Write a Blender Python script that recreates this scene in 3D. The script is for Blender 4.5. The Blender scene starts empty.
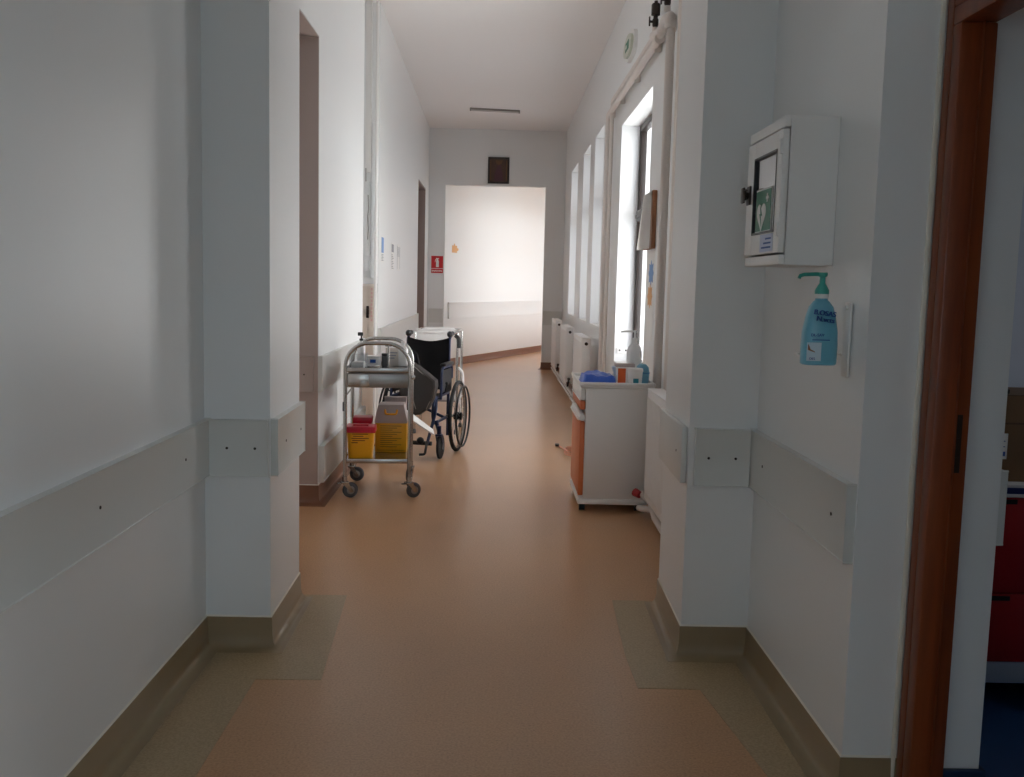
import bpy, bmesh, math, random
from mathutils import Vector, Matrix
random.seed(7)
S = bpy.context.scene
COL = S.collection
PI = math.pi

# ---------------------------------------------------------------- materials
def lin(h):
    if isinstance(h, str):
        h = h.lstrip('#'); h = [int(h[i:i+2], 16) for i in (0, 2, 4)]
    return tuple(((c/255)/12.92 if c/255 <= .04045 else ((c/255+.055)/1.055)**2.4) for c in h) + (1,)

MATS = {}
def mat(name, col, rough=.5, metal=0, spec=.5, bump=0, bscale=60, vary=0, vscale=4, coat=0, trans=0, emit=0):
    m = bpy.data.materials.new(name); m.use_nodes = True
    nt = m.node_tree; b = nt.nodes['Principled BSDF']
    c = lin(col)
    b.inputs['Base Color'].default_value = c
    b.inputs['Roughness'].default_value = rough
    b.inputs['Metallic'].default_value = metal
    b.inputs['Specular IOR Level'].default_value = spec
    if coat: b.inputs['Coat Weight'].default_value = coat; b.inputs['Coat Roughness'].default_value = .12
    if trans: b.inputs['Transmission Weight'].default_value = trans
    if emit: b.inputs['Emission Color'].default_value = c; b.inputs['Emission Strength'].default_value = emit
    tc = nt.nodes.new('ShaderNodeTexCoord')
    if vary:
        n = nt.nodes.new('ShaderNodeTexNoise'); n.inputs['Scale'].default_value = vscale; n.inputs['Detail'].default_value = 5
        nt.links.new(tc.outputs['Object'], n.inputs['Vector'])
        mr = nt.nodes.new('ShaderNodeMapRange'); mr.inputs['To Min'].default_value = 1-vary; mr.inputs['To Max'].default_value = 1+vary
        nt.links.new(n.outputs['Fac'], mr.inputs['Value'])
        hs = nt.nodes.new('ShaderNodeHueSaturation'); hs.inputs['Color'].default_value = c
        nt.links.new(mr.outputs['Result'], hs.inputs['Value']); nt.links.new(hs.outputs['Color'], b.inputs['Base Color'])
    if bump:
        n2 = nt.nodes.new('ShaderNodeTexNoise'); n2.inputs['Scale'].default_value = bscale; n2.inputs['Detail'].default_value = 3
        nt.links.new(tc.outputs['Object'], n2.inputs['Vector'])
        bp = nt.nodes.new('ShaderNodeBump'); bp.inputs['Strength'].default_value = bump; bp.inputs['Distance'].default_value = .01
        nt.links.new(n2.outputs['Fac'], bp.inputs['Height']); nt.links.new(bp.outputs['Normal'], b.inputs['Normal'])
    MATS[name] = m
    return m

def glass_mat(name, tint=(1, 1, 1, 1), refl=.08, rough=.0):
    m = bpy.data.materials.new(name); m.use_nodes = True
    nt = m.node_tree; nt.nodes.clear()
    o = nt.nodes.new('ShaderNodeOutputMaterial'); mx = nt.nodes.new('ShaderNodeMixShader')
    t = nt.nodes.new('ShaderNodeBsdfTransparent'); t.inputs['Color'].default_value = tint
    g = nt.nodes.new('ShaderNodeBsdfGlossy'); g.inputs['Roughness'].default_value = rough
    mx.inputs[0].default_value = refl
    nt.links.new(t.outputs[0], mx.inputs[1]); nt.links.new(g.outputs[0], mx.inputs[2]); nt.links.new(mx.outputs[0], o.inputs['Surface'])
    return m

def speckle_mat(name, base, dark, light, rough=.38, amount=.5):
    """sheet linoleum with fine chips"""
    m = bpy.data.materials.new(name); m.use_nodes = True
    nt = m.node_tree; b = nt.nodes['Principled BSDF']; L = nt.links
    tc = nt.nodes.new('ShaderNodeTexCoord')
    big = nt.nodes.new('ShaderNodeTexNoise'); big.inputs['Scale'].default_value = 1.6; big.inputs['Detail'].default_value = 6
    fine = nt.nodes.new('ShaderNodeTexNoise'); fine.inputs['Scale'].default_value = 130; fine.inputs['Detail'].default_value = 2
    vor = nt.nodes.new('ShaderNodeTexVoronoi'); vor.inputs['Scale'].default_value = 85
    for n in (big, fine, vor): L.new(tc.outputs['Object'], n.inputs['Vector'])
    r1 = nt.nodes.new('ShaderNodeValToRGB')
    r1.color_ramp.elements[0].position = .33; r1.color_ramp.elements[0].color = lin(dark)
    r1.color_ramp.elements[1].position = .68; r1.color_ramp.elements[1].color = lin(light)
    e = r1.color_ramp.elements.new(.5); e.color = lin(base)
    L.new(fine.outputs['Fac'], r1.inputs['Fac'])
    rv = nt.nodes.new('ShaderNodeValToRGB')
    rv.color_ramp.elements[0].position = .05; rv.color_ramp.elements[0].color = (1, 1, 1, 1)
    rv.color_ramp.elements[1].position = .30; rv.color_ramp.elements[1].color = (0, 0, 0, 1)
    L.new(vor.outputs['Distance'], rv.inputs['Fac'])
    sc_ = nt.nodes.new('ShaderNodeSeparateColor'); L.new(vor.outputs['Color'], sc_.inputs[0])
    lt = nt.nodes.new('ShaderNodeMath'); lt.operation = 'LESS_THAN'; lt.inputs[1].default_value = .22; L.new(sc_.outputs[0], lt.inputs[0])
    a0 = nt.nodes.new('ShaderNodeMath'); a0.operation = 'MULTIPLY'; L.new(lt.outputs[0], a0.inputs[0]); L.new(rv.outputs['Color'], a0.inputs[1])
    am = nt.nodes.new('ShaderNodeMath'); am.operation = 'MULTIPLY'; am.inputs[1].default_value = amount
    L.new(a0.outputs[0], am.inputs[0])
    mx = nt.nodes.new('ShaderNodeMix'); mx.data_type = 'RGBA'
    L.new(am.outputs[0], mx.inputs[0]); L.new(r1.outputs['Color'], mx.inputs[6]); mx.inputs[7].default_value = tuple(q*.45 for q in lin(dark)[:3])+(1,)
    mr = nt.nodes.new('ShaderNodeMapRange'); mr.inputs['To Min'].default_value = .9; mr.inputs['To Max'].default_value = 1.1
    L.new(big.outputs['Fac'], mr.inputs['Value'])
    hs = nt.nodes.new('ShaderNodeHueSaturation'); L.new(mr.outputs['Result'], hs.inputs['Value']); L.new(mx.outputs[2], hs.inputs['Color'])
    L.new(hs.outputs['Color'], b.inputs['Base Color'])
    b.inputs['Roughness'].default_value = rough
    return m

def wood_mat(name, c1, c2, rough=.35, axis='Z'):
    m = bpy.data.materials.new(name); m.use_nodes = True
    nt = m.node_tree; b = nt.nodes['Principled BSDF']; L = nt.links
    tc = nt.nodes.new('ShaderNodeTexCoord'); mp = nt.nodes.new('ShaderNodeMapping')
    mp.inputs['Scale'].default_value = (14, 14, 1.2)
    n = nt.nodes.new('ShaderNodeTexNoise'); n.inputs['Scale'].default_value = 3; n.inputs['Detail'].default_value = 6
    L.new(tc.outputs['Object'], mp.inputs['Vector']); L.new(mp.outputs['Vector'], n.inputs['Vector'])
    r = nt.nodes.new('ShaderNodeValToRGB'); r.color_ramp.elements[0].position = .3; r.color_ramp.elements[1].position = .7
    r.color_ramp.elements[0].color = lin(c1); r.color_ramp.elements[1].color = lin(c2)
    L.new(n.outputs['Fac'], r.inputs['Fac']); L.new(r.outputs['Color'], b.inputs['Base Color'])
    b.inputs['Roughness'].default_value = rough
    return m

M_WALL = mat('white_gloss_paint', '#e4e5e5', .34, spec=.45, bump=.06, bscale=5)
M_CEIL = mat('ceiling_paint', '#efeceb', .8, bump=.04, bscale=12)
M_BOARD = mat('grey_board', '#d3d4d1', .3, spec=.5)
M_FLOOR = speckle_mat('tan_linoleum', '#bf926a', '#b38761', '#c79b74', .28, .55)
M_BORDER = speckle_mat('olive_linoleum', '#ab9472', '#9f8968', '#b49d7c', .36, .12)
M_COVE = mat('brown_vinyl', '#80553f', .35, vary=.06, vscale=20)
M_COVE2 = mat('olive_vinyl', '#917d60', .3, vary=.05, vscale=20)
M_BLUEFLOOR = mat('blue_linoleum', '#2c5480', .4, vary=.08, vscale=30)
M_CAULK = mat('white_sealant', '#e4e0d4', .5)
M_STEEL = mat('stainless_steel', '#b9b6b2', .24, metal=1)
M_CHROME = mat('chrome', '#d6d6d6', .12, metal=1)
M_DULLSTEEL = mat('brushed_steel', '#a09c98', .33, metal=1)
M_RUBBER = mat('grey_rubber', '#55565a', .65)
M_BLACK = mat('black_plastic', '#19191b', .4)
M_TYRE = mat('black_tyre', '#1d1d1e', .75)
M_NYLON = mat('black_nylon', '#120f12', .8, bump=.2, bscale=200)
M_NAVY = mat('navy_enamel', '#1d2747', .3, metal=.2)
M_WHITE = mat('white_enamel', '#e6e4e2', .35)
M_WHITEP = mat('white_plastic', '#e9e8e6', .42)
M_CREAM = mat('cream_enamel', '#d8cdc4', .4)
M_BEIGE = mat('beige_enamel', '#cdbfb2', .4)
M_YELLOW = mat('yellow_plastic', '#f5ae1e', .35, trans=.0)
M_YELLOW2 = mat('amber_plastic', '#e2a716', .4, vary=.06)
M_RED = mat('red_plastic', '#c4102c', .35)
M_GREYCARD = mat('grey_card', '#b9aca8', .6)
M_INK = mat('brown_ink', '#7a3b12', .7)
M_INK2 = mat('olive_ink', '#8a6a14', .7)
M_ORANGE = mat('orange_lacquer', '#d2764a', .4)
M_ORANGE2 = mat('orange_print', '#e0621f', .5)
M_BLUECLOTH = mat('blue_plastic_film', '#2f5fc4', .4, vary=.1, vscale=20)
M_SKY = mat('pale_blue_pack', '#6fa9c4', .45)
M_SOAP = mat('blue_soap', '#6cb2c9', .28, coat=.2)
M_TEAL = mat('teal_plastic', '#3fa698', .32)
M_BLUEINK = mat('blue_ink', '#1c4f9a', .6)
M_LABELWHITE = mat('pale_label', '#cfe2ee', .5)
M_SKIN = mat('label_brown', '#9a6a52', .6)
M_GREEN = mat('sign_green', '#1f6f54', .5)
M_SIGNRED = mat('sign_red', '#c8232c', .45)
M_PAPER = mat('paper_white', '#ecebe8', .7)
M_PAPERBLUE = mat('paper_blue', '#7fa0cf', .7)
M_PAPERORANGE = mat('paper_orange', '#e6b27c', .7)
M_PAPERGREY = mat('print_grey', '#9a9ca2', .7)
M_DARKFRAME = wood_mat('dark_brown_window_paint', '#1d1512', '#2a1f1a', .4)
M_DOORWOOD = wood_mat('red_brown_wood', '#6f3216', '#8a441f', .36)
M_BROWNWOOD = wood_mat('mid_brown_wood', '#8a5c3e', '#a3724f', .45)
M_PIPE = mat('cream_pipe_paint', '#d9d0ca', .4)
M_IRON = mat('dark_brass', '#3a302b', .45, metal=.6)
M_REDKNOB = mat('red_knob', '#a8202a', .4)
M_ICON = mat('dark_painting', '#4a3020', .5, vary=.35, vscale=14)
M_ICON2 = mat('painting_ochre', '#6b4a24', .5, vary=.3, vscale=30)
M_ICON3 = mat('painting_plum', '#4c2430', .5, vary=.3, vscale=30)
M_CABRED = mat('red_laminate', '#a3141c', .45)
M_CABEDGE = mat('navy_edge', '#2a376e', .4)
M_CARD = mat('cardboard', '#8a6a4c', .8, vary=.05)
M_TUBEOFF = mat('unlit_tube', '#c9c6c4', .4)
M_LAMPGREY = mat('lamp_grey', '#8d8783', .5)
M_LOUNGE = mat('grey_film', '#dfe0e0', .3)
M_GLASS = glass_mat('window_glass', (.97, .98, .98, 1), .06)
M_FILLGLASS = glass_mat('cool_fill_glass', (.68, .76, .80, 1), .06)  # tint added to cool the light from the two added rear windows
M_GLASSGREY = glass_mat('dimming_glass', (.62, .63, .64, 1), .06)  # grey tint added to dim daylight on the far window reveals
M_DARKGLASS = glass_mat('cabinet_glass', (.80, .80, .80, 1), .4)
M_CLEAR = glass_mat('clear_plastic', (.93, .94, .95, 1), .12, .15)
M_BAG = mat('charcoal_bag', '#2b2523', .55, bump=.2, bscale=60)
M_BAGTRIM = mat('grey_piping', '#8c8682', .5)
M_ROOMWALL = mat('room_wall_paint', '#c9d0dc', .5)

# ---------------------------------------------------------------- mesh builder
class MB:
    def __init__(s): s.bm = bmesh.new()
    def _tag(s, verts, M=None):
        if M is not None: bmesh.ops.transform(s.bm, matrix=M, verts=verts)
    def box(s, a, b, bev=0, seg=2, M=None):
        a = Vector(a); b = Vector(b); c = (a+b)/2; d = b-a
        r = bmesh.ops.create_cube(s.bm, size=1)
        v = r['verts']
        for q in v: q.co = Vector((q.co.x*d.x, q.co.y*d.y, q.co.z*d.z)) + c
        if bev:
            es = list({e for q in v for e in q.link_edges})
            rr = bmesh.ops.bevel(s.bm, geom=es, offset=min(bev, min(abs(x) for x in d)*.48), segments=seg, profile=.5, affect='EDGES')
            v = list({q for f in rr['faces'] for q in f.verts} | {q for q in v if q.is_valid})
            seen = set(v); st = list(v)
            while st:
                q = st.pop()
                for e in q.link_edges:
                    o = e.other_vert(q)
                    if o not in seen: seen.add(o); st.append(o)
            v = list(seen)
        s._tag(v, M); return s
    def cyl(s, p0, p1, r, r2=None, seg=18, M=None):
        p0 = Vector(p0); p1 = Vector(p1); d = p1-p0
        T = Matrix.Translation((p0+p1)/2) @ d.to_track_quat('Z', 'Y').to_matrix().to_4x4()
        if M is not None: T = M @ T
        bmesh.ops.create_cone(s.bm, cap_ends=True, cap_tris=False, segments=seg, radius1=r, radius2=r if r2 is None else r2, depth=d.length, matrix=T)
        return s
    def sphere(s, c, r, sc=(1, 1, 1), seg=14, M=None):
        T = Matrix.Translation(c) @ Matrix.Diagonal((*sc, 1))
        if M is not None: T = M @ T
        bmesh.ops.create_uvsphere(s.bm, u_segments=seg, v_segments=max(6, seg//2), radius=r, matrix=T); return s
    def tube(s, pts, r, closed=False, seg=10, M=None):
        pts = [Vector(p) for p in pts]; n = len(pts)
        if M is not None: pts = [M @ p for p in pts]
        tang = []
        for i in range(n):
            a = pts[i-1] if (i > 0 or closed) else pts[i]
            b = pts[(i+1) % n] if (i < n-1 or closed) else pts[i]
            tang.append((b-a).normalized())
        t0 = tang[0]; u = t0.orthogonal().normalized(); rings = []
        for i in range(n):
            t = tang[i]
            u = (u - t*u.dot(t))
            u = u.normalized() if u.length > 1e-6 else t.orthogonal().normalized()
            w = t.cross(u)
            k = 1.0
            if 0 < i < n-1 or closed:
                d1 = (pts[i]-pts[i-1]).normalized(); c = max(.35, t.dot(d1)); k = 1/c if c > .5 else 1.2
            rings.append([s.bm.verts.new(pts[i] + (u*math.cos(2*PI*j/seg) + w*math.sin(2*PI*j/seg))*r*(1 if k > 1.3 else 1)) for j in range(seg)])
        m = n if closed else n-1
        for i in range(m):
            A = rings[i]; B = rings[(i+1) % n]
            off = 0
            if closed and i == n-1:
                off = min(range(seg), key=lambda o: (A[0].co-B[o].co).length)
            for j in range(seg):
                s.bm.faces.new((A[j], A[(j+1) % seg], B[(j+1+off) % seg], B[(j+off) % seg]))
        if not closed:
            s.bm.faces.new(rings[0][::-1]); s.bm.faces.new(rings[-1])
        return s
    def lathe(s, prof, o=(0, 0, 0), seg=24, M=None, sx=1, sy=1):
        o = Vector(o); rings = []
        for r, z in prof:
            if r < 1e-6:
                rings.append([s.bm.verts.new(o+Vector((0, 0, z)))])
            else:
                rings.append([s.bm.verts.new(o+Vector((r*sx*math.cos(2*PI*j/seg), r*sy*math.sin(2*PI*j/seg), z))) for j in range(seg)])
        for A, B in zip(rings, rings[1:]):
            for j in range(seg):
                a, b, c, d = A[j % len(A)], A[(j+1) % len(A)], B[(j+1) % len(B)], B[j % len(B)]
                q = [a]
                for x in (b, c, d):
                    if x not in q: q.append(x)
                if len(q) > 2: s.bm.faces.new(q)
        if len(rings[0]) > 1: s.bm.faces.new(rings[0][::-1])
        if len(rings[-1]) > 1: s.bm.faces.new(rings[-1])
        if M is not None: s._tag([v for R in rings for v in R], M)
        return s
    def ext(s, poly, axis, a, b, M=None, bev=0):
        """extrude a 2-D outline along an axis: x -> (y,z), y -> (x,z), z -> (x,y)"""
        def P(p, t):
            q = Vector({'x': (t, p[0], p[1]), 'y': (p[0], t, p[1]), 'z': (p[0], p[1], t)}[axis])
            return q if M is None else M @ q
        A = [s.bm.verts.new(P(p, a)) for p in poly]; B = [s.bm.verts.new(P(p, b)) for p in poly]
        n = len(poly); s.bm.faces.new(A); s.bm.faces.new(B[::-1])
        for i in range(n): s.bm.faces.new((A[i], B[i], B[(i+1) % n], A[(i+1) % n]))
        if bev:
            es = list({e for v in A+B for e in v.link_edges})
            bmesh.ops.bevel(s.bm, geom=es, offset=bev, segments=2, profile=.5, affect='EDGES')
        return s
    def grid(s, fn, nu, nv, thick=0):
        V = [[s.bm.verts.new(Vector(fn(i/nu, j/nv))) for j in range(nv+1)] for i in range(nu+1)]
        for i in range(nu):
            for j in range(nv):
                s.bm.faces.new((V[i][j], V[i+1][j], V[i+1][j+1], V[i][j+1]))
        if thick:
            fs = list({f for r in V for v in r for f in v.link_faces})
            bmesh.ops.solidify(s.bm, geom=fs, thickness=thick)
        return s
    def build(s, name, m, parent=None, smooth=True, ang=35):
        bmesh.ops.recalc_face_normals(s.bm, faces=s.bm.faces[:])
        me = bpy.data.meshes.new(name); s.bm.to_mesh(me); s.bm.free()
        if smooth:
            for p in me.polygons: p.use_smooth = True
            me.set_sharp_from_angle(angle=math.radians(ang))
        me.materials.append(m)
        o = bpy.data.objects.new(name, me); COL.objects.link(o)
        if parent: o.parent = parent
        return o

def tag(o, label, cat, group=None):
    o['label'] = label; o['category'] = cat
    if group: o['group'] = group
    return o
def thing(name, label, cat, loc=(0, 0, 0), rz=0, group=None):
    o = bpy.data.objects.new(name, None); COL.objects.link(o)
    o.empty_display_size = .1; o.location = loc; o.rotation_euler = (0, 0, rz)
    return tag(o, label, cat, group)
def struct(mb, name, m, parent=None, smooth=False):
    o = mb.build(name, m, parent, smooth)
    if not parent: o['kind'] = 'structure'
    return o
def dup(root, loc, rz, label, group=None):
    r = root.copy(); COL.objects.link(r); r.location = loc; r.rotation_euler = (0, 0, rz); r['label'] = label
    if group: r['group'] = group
    for ch in list(root.children):
        c = ch.copy(); COL.objects.link(c); c.parent = r
        for g in ch.children:
            d = g.copy(); COL.objects.link(d); d.parent = c
    return r
def text_part(txt, size, m, parent, M, name='lettering', extrude=.0004):
    cu = bpy.data.curves.new('t', 'FONT'); cu.body = txt; cu.size = size; cu.extrude = extrude; cu.align_x = 'CENTER'; cu.align_y = 'CENTER'
    t = bpy.data.objects.new('t', cu); COL.objects.link(t)
    bpy.context.view_layer.update()
    me = bpy.data.meshes.new_from_object(t.evaluated_get(bpy.context.evaluated_depsgraph_get()))
    bpy.data.objects.remove(t); bpy.data.curves.remove(cu)
    me.materials.clear(); me.materials.append(m); me.transform(M)
    o = bpy.data.objects.new(name, me); COL.objects.link(o); o.parent = parent
    return o
def face_x(x, y, z, sign=-1):
    """matrix that stands text up on a plane facing -x (sign -1) or +x, reading direction kept"""
    r = Matrix(((0, 0, sign), (sign, 0, 0), (0, 1, 0))).to_4x4() if sign < 0 else Matrix(((0, 0, 1), (1, 0, 0), (0, 1, 0))).to_4x4()
    return Matrix.Translation((x, y, z)) @ r
def face_y(x, y, z):
    r = Matrix(((1, 0, 0), (0, 0, -1), (0, 1, 0))).to_4x4()
    return Matrix.Translation((x, y, z)) @ r

# ---------------------------------------------------------------- camera
F_PX = 976.06; PITCH, YAW, ROLL, H = .10543, .01659, .02367, 1.38
fw = Vector((math.sin(YAW)*math.cos(PITCH), math.cos(YAW)*math.cos(PITCH), -math.sin(PITCH)))
rt = Vector((math.cos(YAW), -math.sin(YAW), 0)); up = rt.cross(fw)
R_ = rt*math.cos(ROLL)+up*math.sin(ROLL); U_ = up*math.cos(ROLL)-rt*math.sin(ROLL)
cam = bpy.data.cameras.new('camera'); cam.sensor_width = 36; cam.lens = F_PX/1024*36; cam.clip_start = .02
co = bpy.data.objects.new('camera', cam); COL.objects.link(co)
co.matrix_world = Matrix(((R_.x, U_.x, -fw.x, 0), (R_.y, U_.y, -fw.y, 0), (R_.z, U_.z, -fw.z, H), (0, 0, 0, 1)))
S.camera = co

# ---------------------------------------------------------------- room shell
CZ = 3.87          # ceiling height
YB = -3.2          # wall behind the camera
def plan(mb, poly, z0, z1): mb.ext(poly, 'z', z0, z1)

w = MB()
plan(w, [(-1.065, YB), (-1.065, 3.56), (-.825, 3.56), (-.832, 4.12), (-1.9, 4.12), (-1.9, YB)], 0, CZ)
plan(w, [(-1.083, 4.12), (-1.087, 5.96), (-1.9, 5.96), (-1.9, 4.12)], 2.815, CZ)
plan(w, [(-1.8, 4.12), (-1.8, 5.96), (-1.9, 5.96), (-1.9, 4.12)], 0, 2.815)
plan(w, [(-1.087, 5.96), (-1.101, 8.0), (-1.9, 8.0), (-1.9, 5.96)], 0, CZ)
plan(w, [(-1.55, 8.0), (-1.55, 9.09), (-1.9, 9.09), (-1.9, 8.0)], 0, CZ)
plan(w, [(-1.108, 9.09), (-1.143, 13.88), (-1.9, 13.88), (-1.9, 9.09)], 0, CZ)
plan(w, [(-1.143, 13.88), (-1.153, 15.3), (-1.9, 15.3), (-1.9, 13.88)], 2.83, CZ)
plan(w, [(-1.6, 13.88), (-1.6, 15.3), (-1.9, 15.3), (-1.9, 13.88)], 0, 2.83)
plan(w, [(-1.153, 15.3), (-1.16, 16.1), (-1.9, 16.1), (-1.9, 15.3)], 0, CZ)
struct(w, 'wall_left', M_WALL)

# right wall: near part with the pilaster and the doorway reveal, then the window wall
XR, XO = 1.06, 1.40
w = MB()
plan(w, [(.965, 2.53), (.965, 3.545), (.715, 3.545), (.727, 4.13), (1.40, 4.13), (1.40, 3.8), (1.32, 3.8), (1.32, 2.485), (1.13, 2.485), (1.13, 2.53)], 0, CZ)
plan(w, [(1.13, 1.40), (1.13, 2.485), (1.32, 2.485), (1.32, 1.40)], 2.09, CZ)
FILL_WIN = (-2.3, -.62, .6, 2.5)  # unseen window added behind the camera to brighten the near left wall
plan(w, [(1.13, FILL_WIN[1]), (1.13, 1.40), (1.32, 1.40), (1.32, FILL_WIN[1])], 0, CZ)
plan(w, [(1.13, YB), (1.13, FILL_WIN[0]), (1.32, FILL_WIN[0]), (1.32, YB)], 0, CZ)
plan(w, [(1.13, FILL_WIN[0]), (1.13, FILL_WIN[1]), (1.32, FILL_WIN[1]), (1.32, FILL_WIN[0])], 0, FILL_WIN[2])
plan(w, [(1.13, FILL_WIN[0]), (1.13, FILL_WIN[1]), (1.32, FILL_WIN[1]), (1.32, FILL_WIN[0])], FILL_WIN[3], CZ)
WINS = [(4.72, 5.38, .95, 2.80), (7.04, 8.78, .70, 2.80), (10.25, 11.20, .95, 3.05), (11.75, 12.70, .95, 3.06), (13.55, 14.75, .95, 3.07)]
ys = [4.13]
for y0, y1, z0, z1 in WINS:
    plan(w, [(XR, ys[-1]), (XO, ys[-1]), (XO, y0), (XR, y0)], 0, CZ)
    plan(w, [(XR, y0), (XO, y0), (XO, y1), (XR, y1)], 0, z0)
    plan(w, [(XR, y0), (XO, y0), (XO, y1), (XR, y1)], z1, CZ)
    ys.append(y1)
plan(w, [(XR, ys[-1]), (XO, ys[-1]), (XO, 16.1), (XR, 16.1)], 0, CZ)
struct(w, 'wall_right', M_WALL)

# far wall with its tall opening
w = MB()
plan(w, [(-1.9, 16.1), (-.885, 16.1), (-.885, 16.24), (-1.9, 16.24)], 0, CZ)
plan(w, [(.742, 16.1), (1.75, 16.1), (1.75, 16.24), (.742, 16.24)], 0, CZ)
plan(w, [(-.885, 16.1), (.742, 16.1), (.742, 16.24), (-.885, 16.24)], 2.975, CZ)
struct(w, 'wall_far', M_WALL)

# passage beyond the opening, turning off to the right
DX, DY = .3726, .928
def along(s, off): return (-.63+DX*s+DY*off, 16.89+DY*s-DX*off)
w = MB()
plan(w, [along(-.72, 0), along(12, 0), along(12, -.3), along(-.6, -.3)], 0, CZ)
struct(w, 'wall_passage_left', M_WALL)
w = MB(); PW = 2.25
PWINS = [(.55, 1.75, .95, 3.05), (2.6, 3.7, .95, 3.05), (4.6, 5.7, .95, 3.05), (6.7, 7.9, .95, 3.05)]
cur = -.1
for s0, s1, z0, z1 in PWINS:
    plan(w, [along(cur, PW), along(s0, PW), along(s0, PW+.3), along(cur, PW+.3)], 0, CZ)
    plan(w, [along(s0, PW), along(s1, PW), along(s1, PW+.3), along(s0, PW+.3)], 0, z0)
    plan(w, [along(s0, PW), along(s1, PW), along(s1, PW+.3), along(s0, PW+.3)], z1, CZ)
    cur = s1
plan(w, [along(cur, PW), along(12, PW), along(12, PW+.3), along(cur, PW+.3)], 0, CZ)
struct(w, 'wall_passage_right', M_WALL)
w = MB(); plan(w, [along(12, -.3), along(12, PW+.3), along(12.2, PW+.3), along(12.2, -.3)], 0, CZ)
struct(w, 'wall_passage_end', M_WALL)

# wall behind the camera, with an unseen window added to light the near walls
w = MB()
BX0, BX1, BZ0, BZ1 = -.4, .4, 1.0, 2.1
w.box((-1.9, YB-.3, 0), (BX0, YB, CZ)); w.box((BX1, YB-.3, 0), (1.32, YB, CZ))
w.box((BX0, YB-.3, 0), (BX1, YB, BZ0)); w.box((BX0, YB-.3, BZ1), (BX1, YB, CZ))
struct(w, 'wall_back', M_WALL)

# side room seen through the doorway
w = MB()
w.box((1.40, 3.66, 0), (3.9, 3.8, 3.2)); w.box((1.32, 3.66, 0), (1.40, 3.8, 3.2))
w.box((1.32, -.5, 0), (3.9, -.35, 3.2))
w.box((3.75, -.35, 0), (3.9, 2.6, 3.2)); w.box((3.75, 3.2, 0), (3.9, 3.66, 3.2)); w.box((3.75, 2.6, 0), (3.9, 3.2, 1.3)); w.box((3.75, 2.6, 2.1), (3.9, 3.2, 3.2))
w.box((1.32, -.35, 3.2), (3.9, 3.8, 3.3))
struct(w, 'wall_side_room', M_ROOMWALL)

w = MB(); w.box((-2.0, YB-.3, CZ), (8.0, 30, CZ+.15))
struct(w, 'ceiling', M_CEIL)
w = MB(); w.ext([(-2.0, YB-.3), (1.40, YB-.3), (1.40, 16.2), (8.0, 16.2), (8.0, 30), (-2.0, 30)], 'z', -.15, 0)
struct(w, 'floor', M_FLOOR)
w = MB(); w.box((1.215, -.35, -.15), (3.9, 3.8, .003)); struct(w, 'floor_side_room', M_BLUEFLOOR)
# olive border sheets let into the floor near the camera
w = MB(); plan(w, [(-1.065, YB), (-.81, YB), (-.812, 3.27), (-.585, 3.275), (-.638, 4.20), (-.832, 4.20), (-.832, 4.12), (-.825, 3.56), (-1.065, 3.56)], 0, .0015)
struct(w, 'floor_border_left', M_BORDER)
w = MB(); plan(w, [(1.13, YB), (1.13, 2.53), (.965, 2.53), (.965, 3.545), (.715, 3.545), (.727, 4.13), (.727, 4.2), (.536, 4.2), (.51, 3.557), (.515, 3.25), (.73, 3.245), (.807, 2.6), (.85, YB)], 0, .0015)
struct(w, 'floor_border_right', M_BORDER)

# coved skirting
PROF = [(.001, .122), (.005, .122), (.006, .115), (.007, .055), (.011, .032), (.020, .015), (.034, .005), (.052, .0022), (.052, .0005), (.001, .0005)]
def cove(name, pts, m, caulk=True):
    pts = [Vector((*p, 0)) for p in pts]; n = len(pts); mb = MB(); rings = []; ck = MB()
    offs = []
    for i in range(n):
        d = []
        if i > 0: d.append((pts[i]-pts[i-1]).normalized())
        if i < n-1: d.append((pts[i+1]-pts[i]).normalized())
        ns = [Vector((q.y, -q.x, 0)) for q in d]            # room side on the right of travel
        o = ns[0] if len(ns) == 1 else (ns[0]+ns[1])/(1+ns[0].dot(ns[1]))
        offs.append(o)
    for i in range(n): rings.append([mb.bm.verts.new(pts[i]+offs[i]*a+Vector((0, 0, z))) for a, z in PROF])
    k = len(PROF)
    for A, B in zip(rings, rings[1:]):
        for j in range(k): mb.bm.faces.new((A[j], A[(j+1) % k], B[(j+1) % k], B[j]))
    mb.bm.faces.new(rings[0]); mb.bm.faces.new(rings[-1][::-1])
    o = mb.build(name, m, None, True, 50); o['kind'] = 'structure'
    if caulk:
        q = [(.0005, .1225), (.005, .1225), (.001, .128)]
        rr = [[ck.bm.verts.new(pts[i]+offs[i]*a+Vector((0, 0, z))) for a, z in q] for i in range(n)]
        for A, B in zip(rr, rr[1:]):
            for j in range(3): ck.bm.faces.new((A[j], A[(j+1) % 3], B[(j+1) % 3], B[j]))
        ck.build('sealant_bead', M_CAULK, o, False)
    return o
cove('baseboard_left_near', [(-1.065, YB), (-1.065, 3.56), (-.825, 3.56), (-.832, 4.12), (-1.8, 4.12)], M_COVE2)
cove('baseboard_left', [(-1.6, 5.951), (-1.087, 5.951), (-1.101, 8.0), (-1.2, 8.0)], M_COVE)
cove('baseboard_left_middle', [(-1.108, 9.09), (-1.143, 13.88), (-1.5, 13.88)], M_COVE)
cove('baseboard_left_end', [(-1.5, 15.3), (-1.153, 15.3), (-1.16, 16.1), (-.885, 16.1)], M_COVE)
cove('baseboard_right_near', [(1.06, 4.13), (.727, 4.13), (.715, 3.545), (.965, 3.545), (.965, 2.53), (1.125, 2.53)], M_COVE2)
cove('baseboard_right', [(.742, 16.24), (.742, 16.1), (1.06, 16.1), (1.06, 4.13)], M_COVE)
cove('baseboard_passage', [along(-.6, 0), along(12, 0)], M_COVE)
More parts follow.
